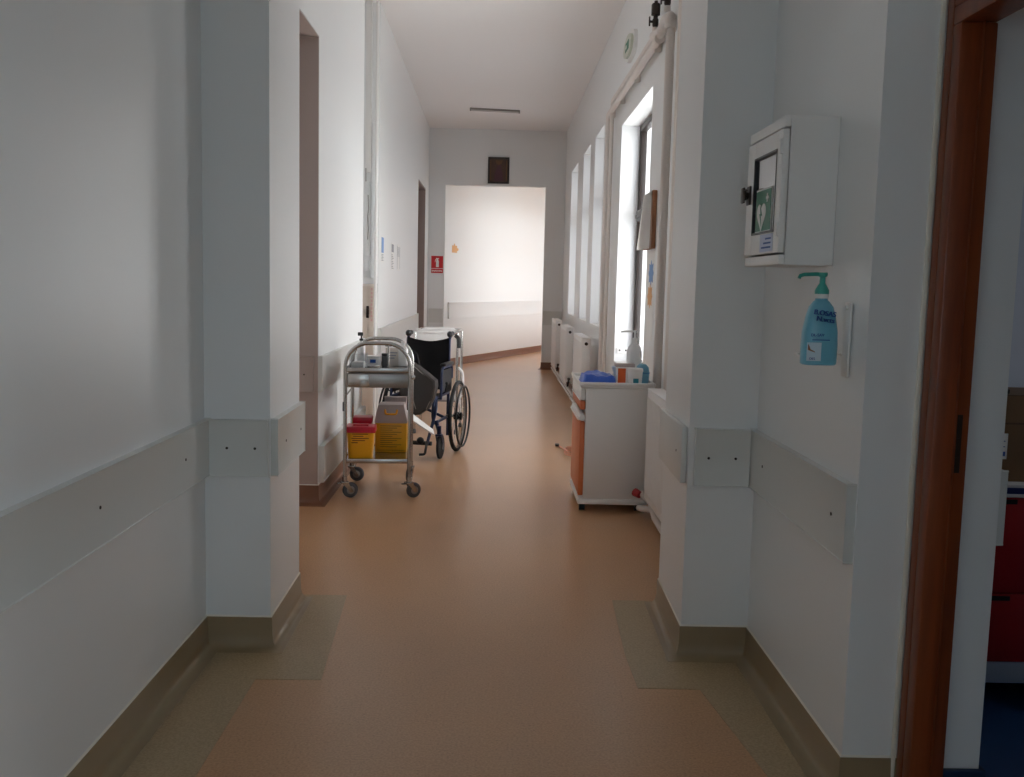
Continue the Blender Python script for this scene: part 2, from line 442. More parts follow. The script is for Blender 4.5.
cove('baseboard_back', [(1.13, 1.33), (1.13, YB), (-1.065, YB)], M_COVE2)
w = MB(); w.box((1.205, 2.470, .003), (1.328, 2.4845, .118), .003); w.box((1.3205, 2.470, .003), (1.334, 3.66, .118), .003)
struct(w, 'baseboard_side_room', mat('navy_vinyl', '#22344f', .4))

# ---------------------------------------------------------------- windows
def window(n, M, wd, hh, d0, sill=True, transom=.36, glass=None):
    """local frame: x along the wall, y outwards, z up from the opening's bottom-left corner"""
    f = MB(); t = .055; dp = .06
    f.box((0, d0, 0), (t, d0+dp, hh), .006, M=M); f.box((wd-t, d0, 0), (wd, d0+dp, hh), .006, M=M)
    f.box((t, d0, 0), (wd-t, d0+dp, t), .006, M=M); f.box((t, d0, hh-t), (wd-t, d0+dp, hh), .006, M=M)
    zt = hh*(1-transom)
    f.box((t, d0-.012, zt), (wd-t, d0+dp, zt+.10), .01, M=M)
    f.box((t, d0-.02, zt+.03), (wd-t, d0-.01, zt+.06), .004, M=M)
    f.box((wd/2-.04, d0-.006, t), (wd/2+.04, d0+dp, zt), .008, M=M)
    f.box((wd/2-.03, d0-.006, zt+.1), (wd/2+.03, d0+dp, hh-t), .008, M=M)
    o = f.build('window_%d' % n, M_DARKFRAME, None); o['kind'] = 'structure'
    p = MB(); p.box((t, d0+.028, t), (wd-t, d0+.033, hh-t), M=M); p.build('pane', glass or M_GLASS, o, False)
    if sill:
        s_ = MB(); s_.box((.003, .0, .001), (wd-.003, d0-.001, .022), .004, M=M); s_.build('window_sill', M_WHITE, o)
    return o
def portal(M, wd, hh, d):
    l = bpy.data.lights.new('portal', 'AREA'); l.shape = 'RECTANGLE'; l.size = wd; l.size_y = hh; l.cycles.is_portal = True
    o = bpy.data.objects.new('daylight_portal', l); COL.objects.link(o)
    # area lights shine along local -z: turn -z towards -y of the window frame
    R = Matrix(((1, 0, 0), (0, 0, 1), (0, -1, 0))).to_4x4()
    o.matrix_world = M @ Matrix.Translation((wd/2, d, hh/2)) @ R
n = 0
for y0, y1, z0, z1 in WINS:
    n += 1
    M = Matrix.Translation((XR, y1, z0)) @ Matrix.Rotation(-PI/2, 4, 'Z')
    window(n, M, y1-y0, z1-z0, .16, True, .40 if n == 2 else .36, M_GLASSGREY if n > 2 else None); portal(M, y1-y0, z1-z0, .335)
rzp = math.atan2(DY, DX)
for s0, s1, z0, z1 in PWINS:
    n += 1; a = along(s1, PW)
    M = Matrix.Translation((a[0], a[1], z0)) @ Matrix.Rotation(rzp+PI, 4, 'Z')
    window(n, M, s1-s0, z1-z0, .16); portal(M, s1-s0, z1-z0, .295)
n += 1; M = Matrix.Translation((BX1, YB, BZ0)) @ Matrix.Rotation(PI, 4, 'Z'); window(n, M, BX1-BX0, BZ1-BZ0, .16, glass=M_FILLGLASS); portal(M, BX1-BX0, BZ1-BZ0, .295)  # added rear window, out of view, fills the near zone
n += 1; M = Matrix.Translation((1.13, FILL_WIN[1], FILL_WIN[2])) @ Matrix.Rotation(-PI/2, 4, 'Z'); window(n, M, FILL_WIN[1]-FILL_WIN[0], FILL_WIN[3]-FILL_WIN[2], .10, glass=M_FILLGLASS); portal(M, FILL_WIN[1]-FILL_WIN[0], FILL_WIN[3]-FILL_WIN[2], .185)  # added side window, out of view, fills the near left wall
n += 1; M = Matrix.Translation((3.75, 3.2, 1.3)) @ Matrix.Rotation(-PI/2, 4, 'Z'); window(n, M, .6, .8, .06); portal(M, .6, .8, .145)

# ---------------------------------------------------------------- doorway frame on the right
f = MB()
f.box((1.112, 2.438, .001), (1.2045, 2.4845, 2.045), .006)
f.box((1.112, 2.4845, .001), (1.1295, 2.522, 2.13), .005)
f.box((1.112, 1.40, 2.045), (1.2045, 2.4845, 2.0895), .006); f.box((1.112, 1.36, 2.0895), (1.1295, 2.4845, 2.13), .005)
f.box((1.112, 1.4005, .001), (1.2045, 1.445, 2.045), .006); f.box((1.112, 1.36, .001), (1.1295, 1.40, 2.0895), .005)
f.box((1.165, 2.426, .001), (1.1665, 2.438, 2.045)); 
dfr = f.build('door_1', M_DOORWOOD); dfr['kind'] = 'structure'
h = MB(); h.box((1.168, 2.4365, .93), (1.186, 2.4385, 1.08), .001); h.box((1.171, 2.434, .97), (1.182, 2.4385, 1.02), .001); h.build('strike_plate', M_IRON, dfr)
g = MB(); g.box((1.1655, 2.4365, .01), (1.1685, 2.4385, 2.04)); g.build('seal_strip', M_BROWNWOOD, dfr)
g = MB(); g.box((1.098, 2.523, .001), (1.1115, 2.5295, 2.14), .003); g.build('sealant_bead', M_CAULK, dfr)

f = MB()
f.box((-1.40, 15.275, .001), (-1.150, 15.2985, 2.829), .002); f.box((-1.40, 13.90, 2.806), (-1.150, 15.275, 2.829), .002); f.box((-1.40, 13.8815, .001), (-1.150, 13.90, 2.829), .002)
f = f.build('door_2', mat('taupe_frame', '#8d7d78', .45), None); f['kind'] = 'structure'  # frame boards in a darker taupe than the wall
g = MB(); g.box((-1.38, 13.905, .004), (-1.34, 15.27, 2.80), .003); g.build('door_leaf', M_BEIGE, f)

f = MB()
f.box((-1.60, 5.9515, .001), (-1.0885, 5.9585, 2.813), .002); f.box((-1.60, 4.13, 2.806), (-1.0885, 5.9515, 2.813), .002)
f = f.build('trim_1', mat('taupe_lining', '#b3a29b', .45), None); f['kind'] = 'structure'  # jamb and soffit lining in a taupe darker than the wall

# ---------------------------------------------------------------- wall guard boards
GB = 'grey bumper boards along the corridor walls'
def board(label, p0, p1, z0, z1, side, screws=(), t=.022, m=None, gap=.0008):
    """plan segment p0->p1 on the wall face; side = unit vector into the room"""
    p0 = Vector((*p0, 0)); p1 = Vector((*p1, 0)); d = p1-p0; L = d.length; nx = Vector((*side, 0))
    ang = math.atan2(d.y, d.x); loc = p0+nx*gap
    # local: x along the wall, y into room
    root = thing('wall_guard', label, 'wall guard', (loc.x, loc.y, z0), ang)
    sg = 1 if Vector((-d.y, d.x, 0)).dot(nx) > 0 else -1
    b = MB(); b.box((0, 0, 0), (L, sg*t, z1-z0), .004, 2); b.build('board', m or M_BOARD, root)
    for fr, zz in screws:
        c = MB(); c.cyl((L*fr, sg*(t-.001), zz), (L*fr, sg*(t+.0015), zz), .005, seg=12); c.build('screw', M_IRON, root)
    return root
board('long grey wall guard on the left wall nearest the camera', (-1.065, -1.2), (-1.065, 3.555), .663, .868, (1, 0), ((.79, .105), (.94, .105), (.45, .105)))
board('square grey wall guard on the front of the left pillar', (-1.045, 3.56), (-.828, 3.56), .660, .868, (0, -1), ((.31, .104), (.78, .104)))
board('grey wall guard wrapped on the corridor side of the left pillar', (-.825, 3.57), (-.832, 4.118), .660, .868, (1, 0), ((.3, .104), (.85, .104)))
board('taupe wall guard on the alcove side face left of trolley', (-1.58, 5.951), (-1.112, 5.951), .705, .92, (0, -1), ((.88, .105),), m=MATS['taupe_lining'])  # board in the same taupe as the jamb lining
board('pale wall guard on the left wall beside the steel trolley', (-1.0875, 5.955), (-1.1, 7.99), .71, .92, (1, 0))
board('low pale skirting guard near the floor behind the steel trolley', (-1.0875, 5.965), (-1.1, 7.99), .14, .362, (1, 0), t=.03)
board('long pale wall guard on the left wall behind the wheelchair', (-1.108, 9.1), (-1.143, 13.875), .73, .95, (1, 0))
board('short wall guard on the far wall left of the opening', (-1.13, 16.1), (-.9, 16.1), .74, .97, (0, -1))
board('short wall guard on the far wall right of the opening', (.745, 16.1), (1.055, 16.1), .74, .97, (0, -1))
a, b_ = along(-.55, 0), along(10, 0)
board('long wall guard on the slanting wall beyond the far opening', a, b_, .80, 1.07, (DY, -DX), m=M_WALL)
board('grey wall guard on the corridor side of the right pillar', (.7155, 3.57), (.7265, 4.12), .662, .873, (-1, 0), ((.2, .105),))
board('square grey wall guard on the front of the right pillar', (.735, 3.545), (.938, 3.545), .662, .873, (0, -1), ((.25, .104), (.74, .104)))
board('long grey wall guard on the right wall below the soap bottle', (.965, 3.54), (.965, 2.537), .662, .873, (-1, 0), ((.17, .105), (.88, .105)))
board('pale wall guard inside the side room past the doorway', (1.32, 2.50), (1.32, 3.62), .73, .925, (1, 0))

# ---------------------------------------------------------------- radiators
def radiator(L, z0, z1, name_label, loc):
    """panel radiator: runs along +y from loc, face towards -x"""
    r = thing('radiator', name_label, 'radiator', loc, 0, 'panel radiators under the windows')
    hh = z1-z0
    b = MB(); b.box((0, 0, z0), (.014, L, z1-.008), .005)
    nv = int(L/.045)
    for i in range(nv):
        y = .03+i*(L-.06)/max(1, nv-1)
        b.box((-.004, y-.010, z0+.04), (.003, y+.010, z1-.05), .003, 1)
    b.build('front_panel', M_WHITE, r)
    b = MB(); b.box((.075, 0, z0), (.088, L, z1-.008), .005); b.build('back_panel', M_WHITE, r)
    b = MB(); b.box((-.001, -.004, z1-.010), (.09, L+.004, z1), .003)
    b.build('top_grille', M_WHITE, r)
    for y in (-.003, L-.003):
        b = MB(); b.box((.003, y, z0+.02), (.087, y+.006, z1-.006), .002); b.build('end_cover', M_WHITE, r)
    b = MB(); b.cyl((.045, -.03, z1-.06), (.045, -.003, z1-.06), .017); b.build('vent_plug', M_IRON, r)
    b = MB(); b.cyl((.045, -.035, z0+.06), (.045, -.003, z0+.06), .018); b.cyl((.045, -.02, z0+.06), (.03, -.02, z0-.035), .011); b.build('valve', M_IRON, r)
    b = MB()
    for y in (L*.5,): b.box((.088, y-.02, z0+.05), (.13, y+.02, z1-.1), .003)
    b.build('wall_bracket', M_WHITE, r)
    return r
radiator(1.24, .15, .80, 'white panel radiator nearest the camera behind the right pillar', (.888, 4.42, 0))
radiator(1.0, .17, .865, 'white radiator nearest behind the bedside cart', (.862, 9.9, 0))
radiator(1.1, .17, .875, 'middle white radiator on the far window wall', (.862, 12.15, 0))
radiator(1.05, .17, .88, 'farthest white radiator by the end wall', (.862, 14.35, 0))
# supply pipes along the floor
def pipe_run(name, label, paths, r, m, clips=()):
    o = thing(name, label, 'pipe', paths[0][0])
    org = Vector(paths[0][0])
    for p in paths:
        b = MB(); b.tube([Vector(q)-org for q in p], r, seg=12); b.build('pipe', m, o)
    for c in clips:
        b = MB(); c = Vector(c)-org
        b.tube([c+Vector((.034*math.cos(t*PI/8), 0, .034*math.sin(t*PI/8))) for t in range(16)], .006, True, 6); b.cyl(c+Vector((.03, 0, 0)), c+Vector((.03, 0, 0))+Vector((.06, 0, 0)), .006)
        b.build('pipe_clip', M_PIPE, o)
    return o
pipe_run('heating_pipe', 'pair of white heating pipes low along the far window wall', [[(.90, 9.75, .055), (.90, 15.9, .055)], [(.90, 9.75, .11), (.90, 15.9, .11)]], .014, M_PIPE, ((.90, 11.4, .085), (.90, 13.7, .085)))
pr = pipe_run('heating_pipe', 'white pipes with red valve at the foot of the near radiator', [[(.93, 4.6, .045), (.94, 5.55, .05), (.945, 5.74, .10), (.905, 5.80, .135), (.90, 5.83, .14)], [(.97, 4.6, .10), (.985, 5.6, .10), (.95, 5.75, .055), (.90, 5.80, .05), (.885, 5.83, .05)]], .019, M_PIPE)
b = MB(); b.cyl((-.07, 1.235, .10), (-.045, 1.20, .09), .026, .022, 10); b.build('valve_knob', M_REDKNOB, pr)

# vertical risers and the run over the window
def smooth_pts(pts, k=6):
    out = [Vector(pts[0])]
    for i in range(1, len(pts)-1):
        a, b, c = Vector(pts[i-1]), Vector(pts[i]), Vector(pts[i+1])
        r = min(.06, (a-b).length*.4, (c-b).length*.4); p = b+(a-b).normalized()*r; q = b+(c-b).normalized()*r
        for t in range(k+1):
            u = t/k; out.append(p*(1-u)**2+b*2*u*(1-u)+q*u*u)
    out.append(Vector(pts[-1])); return out
rp = thing('riser_pipe', 'cream pipe rising beside the near window and running above it to the far pier', 'pipe', (1.012, 6.10, 0))
b = MB(); b.tube(smooth_pts([(0, 0, .02), (0, 0, 3.04), (0, .55, 3.0), (0, 3.34, 3.0), (0, 3.34, .02)]), .027, seg=14); b.build('pipe', M_PIPE, rp)
b = MB(); b.tube(smooth_pts([(.004, .50, 3.07), (.004, 3.10, 3.085), (.004, 3.10, .02)]), .018, seg=12); b.build('pipe', M_PIPE, rp)
b = MB(); b.tube([(0, -.0, 2.94), (0, .03, 3.02), (0, .18, 3.045), (0, .33, 3.02)], .036, seg=14); b.build('elbow_fitting', M_PIPE, rp)
b = MB(); b.tube([(0, .40, 2.99), (0, .48, 3.03), (0, .64, 3.06)], .036, seg=14); b.build('elbow_fitting', M_PIPE, rp)
for y in (.62, 1.6, 2.5, 3.2):
    b = MB(); b.box((.0, y-.015, 2.955), (.045, y+.015, 3.04), .004); b.build('pipe_clip', M_PIPE, rp)
rs = thing('riser_pipe', 'cream boxed pipe casing closest to the right pillar edge', 'pipe', (1.0, 5.56, 0))
b = MB(); b.box((-.012, -.07, .16), (.059, .10, CZ-.002), .012); b.build('casing', M_PIPE, rs)
b = MB(); b.box((-.005, .13, .16), (.059, .22, CZ-.002), .02); b.build('casing_strip', M_CREAM, rs)
def air_valve(label, x, y, z):
    v = thing('air_vent_valve', label, 'valve', (x, y, z), 0, 'dark brass air vent valves')
    b = MB(); b.cyl((0, 0, -.03), (0, 0, .0), .020); b.build('stub_pipe', M_PIPE, v)
    b = MB(); b.lathe([(.016, 0), (.021, .015), (.021, .05), (.015, .06), (.015, .075), (.030, .08), (.030, .145), (.024, .155), (.012, .157), (.012, .172), (0, .174)], seg=18); b.build('valve_body', M_IRON, v)
    b = MB(); b.cyl((0, 0, .035), (-.038, -.012, .035), .008); b.box((-.046, -.018, .005), (-.036, -.004, .068), .004); b.build('lever', M_IRON, v)
    return v
air_valve('dark air vent valve on the pipe end above the near window', 1.012, 6.73, 3.115)
air_valve('dark air vent valve at the top edge of the photo above the thick riser', 1.012, 6.26, 3.125)
# oval emergency light
v = thing('emergency_light', 'small oval emergency lamp with green pictogram high on the window wall', 'lamp', (1.059, 8.2, 3.34))
b = MB(); b.ext([(.27*math.copysign(abs(math.cos(t))**.7, math.cos(t)), .105*math.copysign(abs(math.sin(t))**.7, math.sin(t))) for t in [i*2*PI/28 for i in range(28)]], 'x', -.03, 0); b.build('housing', M_WHITEP, v)
b = MB(); b.ext([(.24*math.cos(t), .085*math.sin(t)) for t in [i*2*PI/28 for i in range(28)]], 'x', -.05, -.028); b.build('diffuser', mat('lamp_cover', '#bfc4b4', .3), v)
b = MB(); b.box((-.0525, -.10, -.035), (-.0495, .10, .035)); b.build('pictogram', M_GREEN, v)
b = MB(); b.ext([(.02, -.012), (.05, -.012), (.05, -.022), (.075, 0), (.05, .022), (.05, .012), (.02, .012)], 'x', -.0535, -.052); b.build('arrow', M_PAPER, v)
# socket on the window reveal
v = thing('wall_socket', 'tiny white double socket low on the bright window reveal', 'socket', (1.135, 8.779, .82))
b = MB(); b.box((-.055, -.010, -.03), (.055, 0, .03), .004); b.build('plate', M_WHITEP, v)
for x in (-.028, .028):
    b = MB(); b.cyl((x, -.0115, 0), (x, -.009, 0), .009, seg=12); b.build('hole', M_BLACK, v)

# ---------------------------------------------------------------- noticeboard and notes between window and risers
v = thing('notice_board', 'brown wooden notice board with white sheet on the pier right of the window', 'notice board', (1.058, 6.66, 1.65))
b = MB(); b.box((-.030, 0, 0), (0, .022, .39), .003); b.box((-.030, .36, 0), (0, .38, .39), .003); b.box((-.030, .022, 0), (0, .36, .018), .003); b.box((-.030, .022, .372), (0, .36, .39), .003)
b.build('frame', M_BROWNWOOD, v)
b = MB(); b.box((-.012, .022, .018), (-.001, .36, .372)); b.build('backing', M_BROWNWOOD, v)
b = MB(); b.grid(lambda u, q: (-.036-.035*u*(1-q), .035+.36*u-.03*q, .0+.385*q), 6, 6, .001); b.build('sheet', M_PAPER, v)
def note(name, label, cat, outline, y0, z0, x, m, group=None):
    b = MB(); b.ext([(p[0], p[1]) for p in outline], 'x', -.0015, 0)
    o = b.build(name, m, None, False); o.location = (x, y0, z0); tag(o, label, cat, group); return o
v = MB(); v.box((-.001, 0, 0), (0, .30, .62)); v = v.build('paper_sheet', M_PAPER, None, False); v.location = (1.0585, 6.66, 1.02); tag(v, 'tall white paper sheet under the notice board', 'paper')
jig = [(0, 0), (.06, .012), (.085, -.02), (.11, .01), (.17, 0), (.165, .04), (.195, .065), (.165, .09), (.17, .13), (.11, .12), (.085, .155), (.06, .12), (0, .13), (.012, .09), (-.02, .065), (.008, .04)]
note('puzzle_note', 'blue puzzle-shaped paper cutout under the notice board', 'note', jig, 6.70, 1.42, 1.0565, M_PAPERBLUE)
note('puzzle_note', 'orange puzzle-shaped paper cutout below the blue one', 'note', jig, 6.72, 1.26, 1.0565, M_PAPERORANGE)

# ---------------------------------------------------------------- left wall posters, service recess
def poster(label, y, z, wd, hh, kind):
    v = thing('poster', label, 'poster', (-1.1085-(y-9.09)*.0073+.0015, y, z))
    b = MB(); b.box((0, 0, 0), (.0015, wd, hh)); b.build('sheet', M_PAPER, v, False)
    if kind == 'blue':
        b = MB(); b.box((.0012, .02, hh*.35), (.0026, wd-.02, hh*.93)); b.build('picture', M_PAPERBLUE, v, False)
        b = MB()
        for i in range(5): b.box((.0012, .03, hh*(.05+.055*i)), (.0026, wd-.03-.03*(i % 2), hh*(.075+.055*i)))
        b.build('print_lines', M_PAPERGREY, v, False)
    elif kind == 'text':
        b = MB(); b.box((.0012, .03, hh*.66), (.0026, wd-.03, hh*.95))
        for i in range(9): b.box((.0012, .03, hh*(.05+.062*i)), (.0026, wd-.04-.05*(i % 3), hh*(.075+.062*i)))
        b.build('print_lines', M_PAPERGREY, v, False)
    else:
        b = MB()
        for q in (.0, 1): b.box((.0012, .015+q*(wd-.04), .02), (.0026, .025+q*(wd-.04), hh-.02))
        for i in range(8): b.box((.0012, .05, hh*(.55+.045*i)), (.0026, wd-.05, hh*(.565+.045*i)))
        b.build('print_lines', M_PAPERGREY, v, False)
poster('blue and white poster nearest the camera on the left wall', 9.28, 1.57, .22, .25, 'blue')
poster('white printed poster in the middle of the three on the left wall', 10.22, 1.51, .26, .28, 'text')
poster('white outlined poster farthest of the three on the left wall', 10.85, 1.51, .30, .29, 'line')

v = thing('service_cabinet', 'narrow beige service cabinet with lock in the left wall recess', 'cabinet', (-1.22, 9.0, 0))
b = MB(); b.box((-.12, .012, .001), (.102, .088, 1.36), .004); b.build('body', M_CREAM, v)
b = MB(); b.box((-.10, 0, .05), (.088, .012, 1.34), .003); b.build('door', M_BEIGE, v)
b = MB(); b.box((.015, -.006, 1.05), (.04, 0, 1.16), .003); b.cyl((.027, -.025, 1.13), (.027, 0, 1.13), .009); b.tube([(.027, -.018, 1.13), (.02, -.02, 1.09), (.035, -.02, 1.07), (.04, -.02, 1.10)], .005, seg=6); b.build('lock', M_IRON, v)
b = MB()
for i in range(9): b.box((.055, -.0015, 1.02+.035*i), (.072, .0005, 1.045+.035*i))
b.build('label', mat('faded_pink_print', '#cfa9a4', .7), v, False)
v = thing('cable_duct', 'white cable duct rising to the ceiling in the left wall recess', 'duct', (-1.225, 9.02, 1.362))
b = MB(); b.box((0, -.02, 1.0), (.052, .03, CZ-1.364), .004); b.build('duct', M_WHITE, v)
b = MB(); b.box((-.01, -.03, 0.0), (.112, .066, .06), .008); b.box((.052, .0, .05), (.112, .066, 1.45), .015); b.build('cover', M_LOUNGE, v)
b = MB(); b.box((-.002, -.03, .26), (.045, .03, .92), .01); b.box((-.002, -.03, .12), (.045, .03, .22), .01); b.build('cover_panel', M_LOUNGE, v)
b = MB(); b.box((.002, -.024, .92), (.012, -.004, 1.04), .003); b.tube([(.03, -.033, .4), (.035, -.034, .5), (.028, -.034, .6), (.036, -.034, .68), (.03, -.033, .8)], .004, seg=6); b.build('cable', M_LAMPGREY, v)
v = thing('corner_pipe', 'thin white pipe up the corner of the left wall recess', 'pipe', (-1.118, 8.966, 0))
b = MB(); b.cyl((.0, 0, .001), (0, 0, CZ-.002), .014); b.build('pipe', M_WHITE, v)
for z in (.8, 1.8, 2.8):
    b = MB(); b.cyl((0, 0, z-.012), (0, 0, z+.012), .017); b.build('clip', M_WHITEP, v)

# ---------------------------------------------------------------- far wall things
v = thing('fire_sign', 'red and white fire extinguisher sign on the far wall left of opening', 'sign', (-1.105, 16.0985, 1.545))
b = MB(); b.box((0, -.002, 0), (.20, 0, .285)); b.build('backing', M_PAPER, v, False)
b = MB(); b.box((.004, -.0035, .082), (.196, -.0018, .281)); b.box((.004, -.0035, .004), (.196, -.0018, .074)); b.build('red_field', M_SIGNRED, v, False)
b = MB(); b.ext([(.082, .10), (.128, .10), (.128, .20), (.118, .215), (.112, .225), (.13, .235), (.13, .245), (.09, .245), (.09, .25), (.07, .22), (.06, .18), (.066, .178), (.078, .21), (.092, .228), (.092, .215), (.082, .2)], 'y', -.005, -.003); b.build('pictogram', M_PAPER, v, False)
b = MB()
for i in range(9): b.box((.016+.019*i, -.0048, .026+.004*(i % 2)), (.028+.019*i, -.003, .054-.003*(i % 3)))
b.build('lettering', M_PAPER, v, False)
v = thing('framed_picture', 'small dark framed painting above the far opening', 'picture', (-.205, 16.0985, 3.012))
b = MB()
for q in (((0, -.03, 0), (.345, 0, .028)), ((0, -.03, .392), (.345, 0, .42)), ((0, -.03, .028), (.028, 0, .392)), ((.317, -.03, .028), (.345, 0, .392))): b.box(*q, .005)
b.build('frame', M_DARKFRAME, v)
b = MB(); b.box((.028, -.012, .028), (.317, -.003, .392)); b.build('canvas', M_ICON, v)
b = MB(); b.ext([(.10, .04), (.25, .04), (.24, .16), (.21, .24), (.20, .30), (.16, .31), (.14, .24), (.11, .16)], 'y', -.0135, -.0118); b.build('painted_shape', M_ICON3, v, False)
b = MB(); b.ext([(.12+.0, .37), (.235, .37), (.22, .32), (.17, .29), (.13, .32)], 'y', -.0137, -.0116); b.box((.29, -.0137, .05), (.31, -.0116, .37)); b.box((.035, -.0137, .05), (.05, -.0116, .37)); b.build('painted_border', M_ICON2, v, False)
v = MB(); v.ext([(0, 0), (.2, 0), (.2, .03), (.26, .045), (.26, .075), (.2, .085), (.2, .12), (.12, .12), (.11, .15), (.08, .15), (.07, .12), (0, .12)], 'y', -.0015, 0)
v = v.build('puzzle_note', M_PAPERORANGE, None, False); v.rotation_euler = (0, 0, math.atan2(DY, DX)); a = along(-.42, 0.0025); v.location = (a[0], a[1], 1.90); tag(v, 'orange puzzle-shaped note on the slanting wall beyond the opening', 'note')
v = thing('ceiling_lamp', 'unlit thin fluorescent tube lamp on the far ceiling', 'lamp', (-.1, 14.25, CZ), .15)
b = MB(); b.box((-.36, -.022, -.022), (.36, .022, -.001), .004); b.build('base', M_LAMPGREY, v)
b = MB(); b.cyl((-.345, 0, -.034), (.345, 0, -.034), .011); b.build('tube', M_TUBEOFF, v)
for x in (-.352, .352):
    b = MB(); b.box((x-.008, -.013, -.046), (x+.008, .013, -.018), .003); b.build('holder', M_LAMPGREY, v)

# ---------------------------------------------------------------- defibrillator cabinet
v = thing('defibrillator_cabinet', 'white metal defibrillator cabinet with glazed door on the right wall', 'cabinet', (.9635, 2.826, 1.458))
D, W, HH = .158, .385, .42
b = MB(); b.box((-D+.018, 0, 0), (0, W, .006)); b.box((-D+.018, 0, HH-.006), (0, W, HH)); b.box((-.006, 0, .006), (0, W, HH-.006))
b.box((-D+.018, 0, .006), (-.006, .006, HH-.006)); b.box((-D+.018, W-.006, .006), (-.006, W, HH-.006)); b.build('body', M_WHITE, v, False)
z0, z1 = .034, HH-.036; y0, y1 = .0005, W-.001
b = MB(); b.box((-D, 0, HH-.030), (-D+.018, W, HH), .002); b.build('top_strip', M_WHITE, v)
b = MB(); b.box((-D, 0, 0), (-D+.018, W, .028), .002); b.build('bottom_strip', M_WHITE, v)
b = MB(); fy = .052
b.box((-D-.004, y0, z0), (-D+.016, fy, z1), .003); b.box((-D-.004, y1-fy-.03, z0), (-D+.016, y1, z1), .003)
b.box((-D-.004, fy, z0), (-D+.016, y1-fy-.03, z0+.062), .003); b.box((-D-.004, fy, z1-.05), (-D+.016, y1-fy-.03, z1), .003); dr = b.build('door', M_WHITE, v)
b = MB(); 
for q in (((fy, z0+.062), (fy+.006, z1-.05)), ((y1-fy-.036, z0+.062), (y1-fy-.03, z1-.05)), ((fy, z0+.062), (y1-fy-.03, z0+.068)), ((fy, z1-.056), (y1-fy-.03, z1-.05))): b.box((-D-.005, q[0][0], q[0][1]), (-D+.012, q[1][0], q[1][1]))
b.build('glazing_seal', M_BLACK, dr)
b = MB(); b.box((-D+.003, fy+.002, z0+.064), (-D+.007, y1-fy-.032, z1-.052)); b.build('glass', M_DARKGLASS, dr, False)
b = MB(); b.box((-D+.0005, fy+.05, z0+.066), (-D+.0025, y1-fy-.055, z0+.20)); sg = b.build('rescue_sign', M_PAPER, dr, False)
b = MB(); b.box((-D-.001, fy+.056, z0+.072), (-D+.0007, y1-fy-.061, z0+.194)); b.build('green_field', M_GREEN, sg, False)
hy, hz = (fy+y1-fy)/2+.012, z0+.118
heart = []
for i in range(28):
    t = i*2*PI/28; heart.append((hy-.0032*16*math.sin(t)**3*.95, hz+.0032*(13*math.cos(t)-5*math.cos(2*t)-2*math.cos(3*t)-math.cos(4*t))*.95))
b = MB(); b.ext(heart, 'x', -D-.0022, -D-.0008); b.box((-D-.0022, hy-.072, hz+.047), (-D-.0008, hy-.046, hz+.055)); b.box((-D-.0022, hy-.063, hz+.038), (-D-.0008, hy-.055, hz+.064)); b.build('heart_and_cross', M_PAPER, sg, False)
b = MB(); b.ext([(hy+.012, hz+.03), (hy-.012, hz+.0), (hy+.002, hz-.0), (hy-.008, hz-.034), (hy+.016, hz+.006), (hy+.004, hz+.006)], 'x', -D-.0034, -D-.002); b.build('bolt', M_GREEN, sg, False)
b = MB(); b.box((-D-.0055, .055, z0+.006), (-D-.004, .19, z0+.058)); lb = b.build('paper_label', mat('lilac_label', '#c6cfe6', .6), dr, False)
b = MB()
for i in range(3): b.box((-D-.0062, .07, z0+.016+.013*i), (-D-.0052, .17-.02*i, z0+.021+.013*i))
b.build('print_lines', M_BLUEINK, lb, False)
b = MB(); b.box((-D-.010, y1-.06, .195), (-D-.004, y1-.018, .255), .003); b.cyl((-D-.022, y1-.038, .225), (-D-.008, y1-.038, .225), .012); b.box((-D-.030, y1-.054, .20), (-D-.022, y1-.024, .25), .003)
b.tube([(-D-.02, y1-.05, .215), (-D-.028, y1-.072, .21), (-D-.03, y1-.075, .235), (-D-.02, y1-.055, .24)], .005, seg=8); b.build('latch', M_IRON, v)
for z in (.10, .335):
    b = MB(); b.cyl((-D-.006, .006, z-.02), (-D-.006, .006, z+.02), .005, seg=10); b.build('hinge', M_WHITE, v)

# ---------------------------------------------------------------- soap dispenser
sx, sy, sz = .882, 2.66, 1.183
v = thing('soap_bottle', 'blue liquid soap bottle with teal pump below the white wall cabinet', 'soap dispenser', (sx, sy, sz))
def ov(z, wx, wy, n=24, p=.75): return [Vector((wx*math.copysign(abs(math.cos(t))**p, math.cos(t)), wy*math.copysign(abs(math.sin(t))**p, math.sin(t)), z)) for t in [2*PI*i/n for i in range(n)]]
def loft(b, secs):
    R = [[b.bm.verts.new(q) for q in s_] for s_ in secs]; n = len(R[0])
    for A, B in zip(R, R[1:]):
        for j in range(n): b.bm.faces.new((A[j], A[(j+1) % n], B[(j+1) % n], B[j]))
    b.bm.faces.new(R[0][::-1]); b.bm.faces.new(R[-1]); return b
b = MB(); loft(b, [ov(0, .044, .030), ov(.004, .048, .033), ov(.05, .0485, .034), ov(.09, .047, .033), ov(.13, .040, .030), ov(.158, .032, .026), ov(.172, .022, .021, p=.95), ov(.176, .017, .017, p=1), ov(.182, .016, .016, p=1)]); b.build('bottle', M_SOAP, v)
b = MB(); b.lathe([(.018, .181), (.018, .192), (.0165, .193)], seg=24); b.build('collar', M_WHITEP, v)
b = MB(); b.lathe([(.019, .193), (.019, .203), (.012, .216), (.008, .222), (.0075, .238), (.012, .241), (.013, .250), (.0, .2515)], seg=20)
b.tube([(.012, 0, .2465), (-.02, 0, .2462), (-.052, -.004, .2445), (-.063, -.006, .241), (-.066, -.007, .234)], .0052, seg=10); b.build('pump', M_TEAL, v)
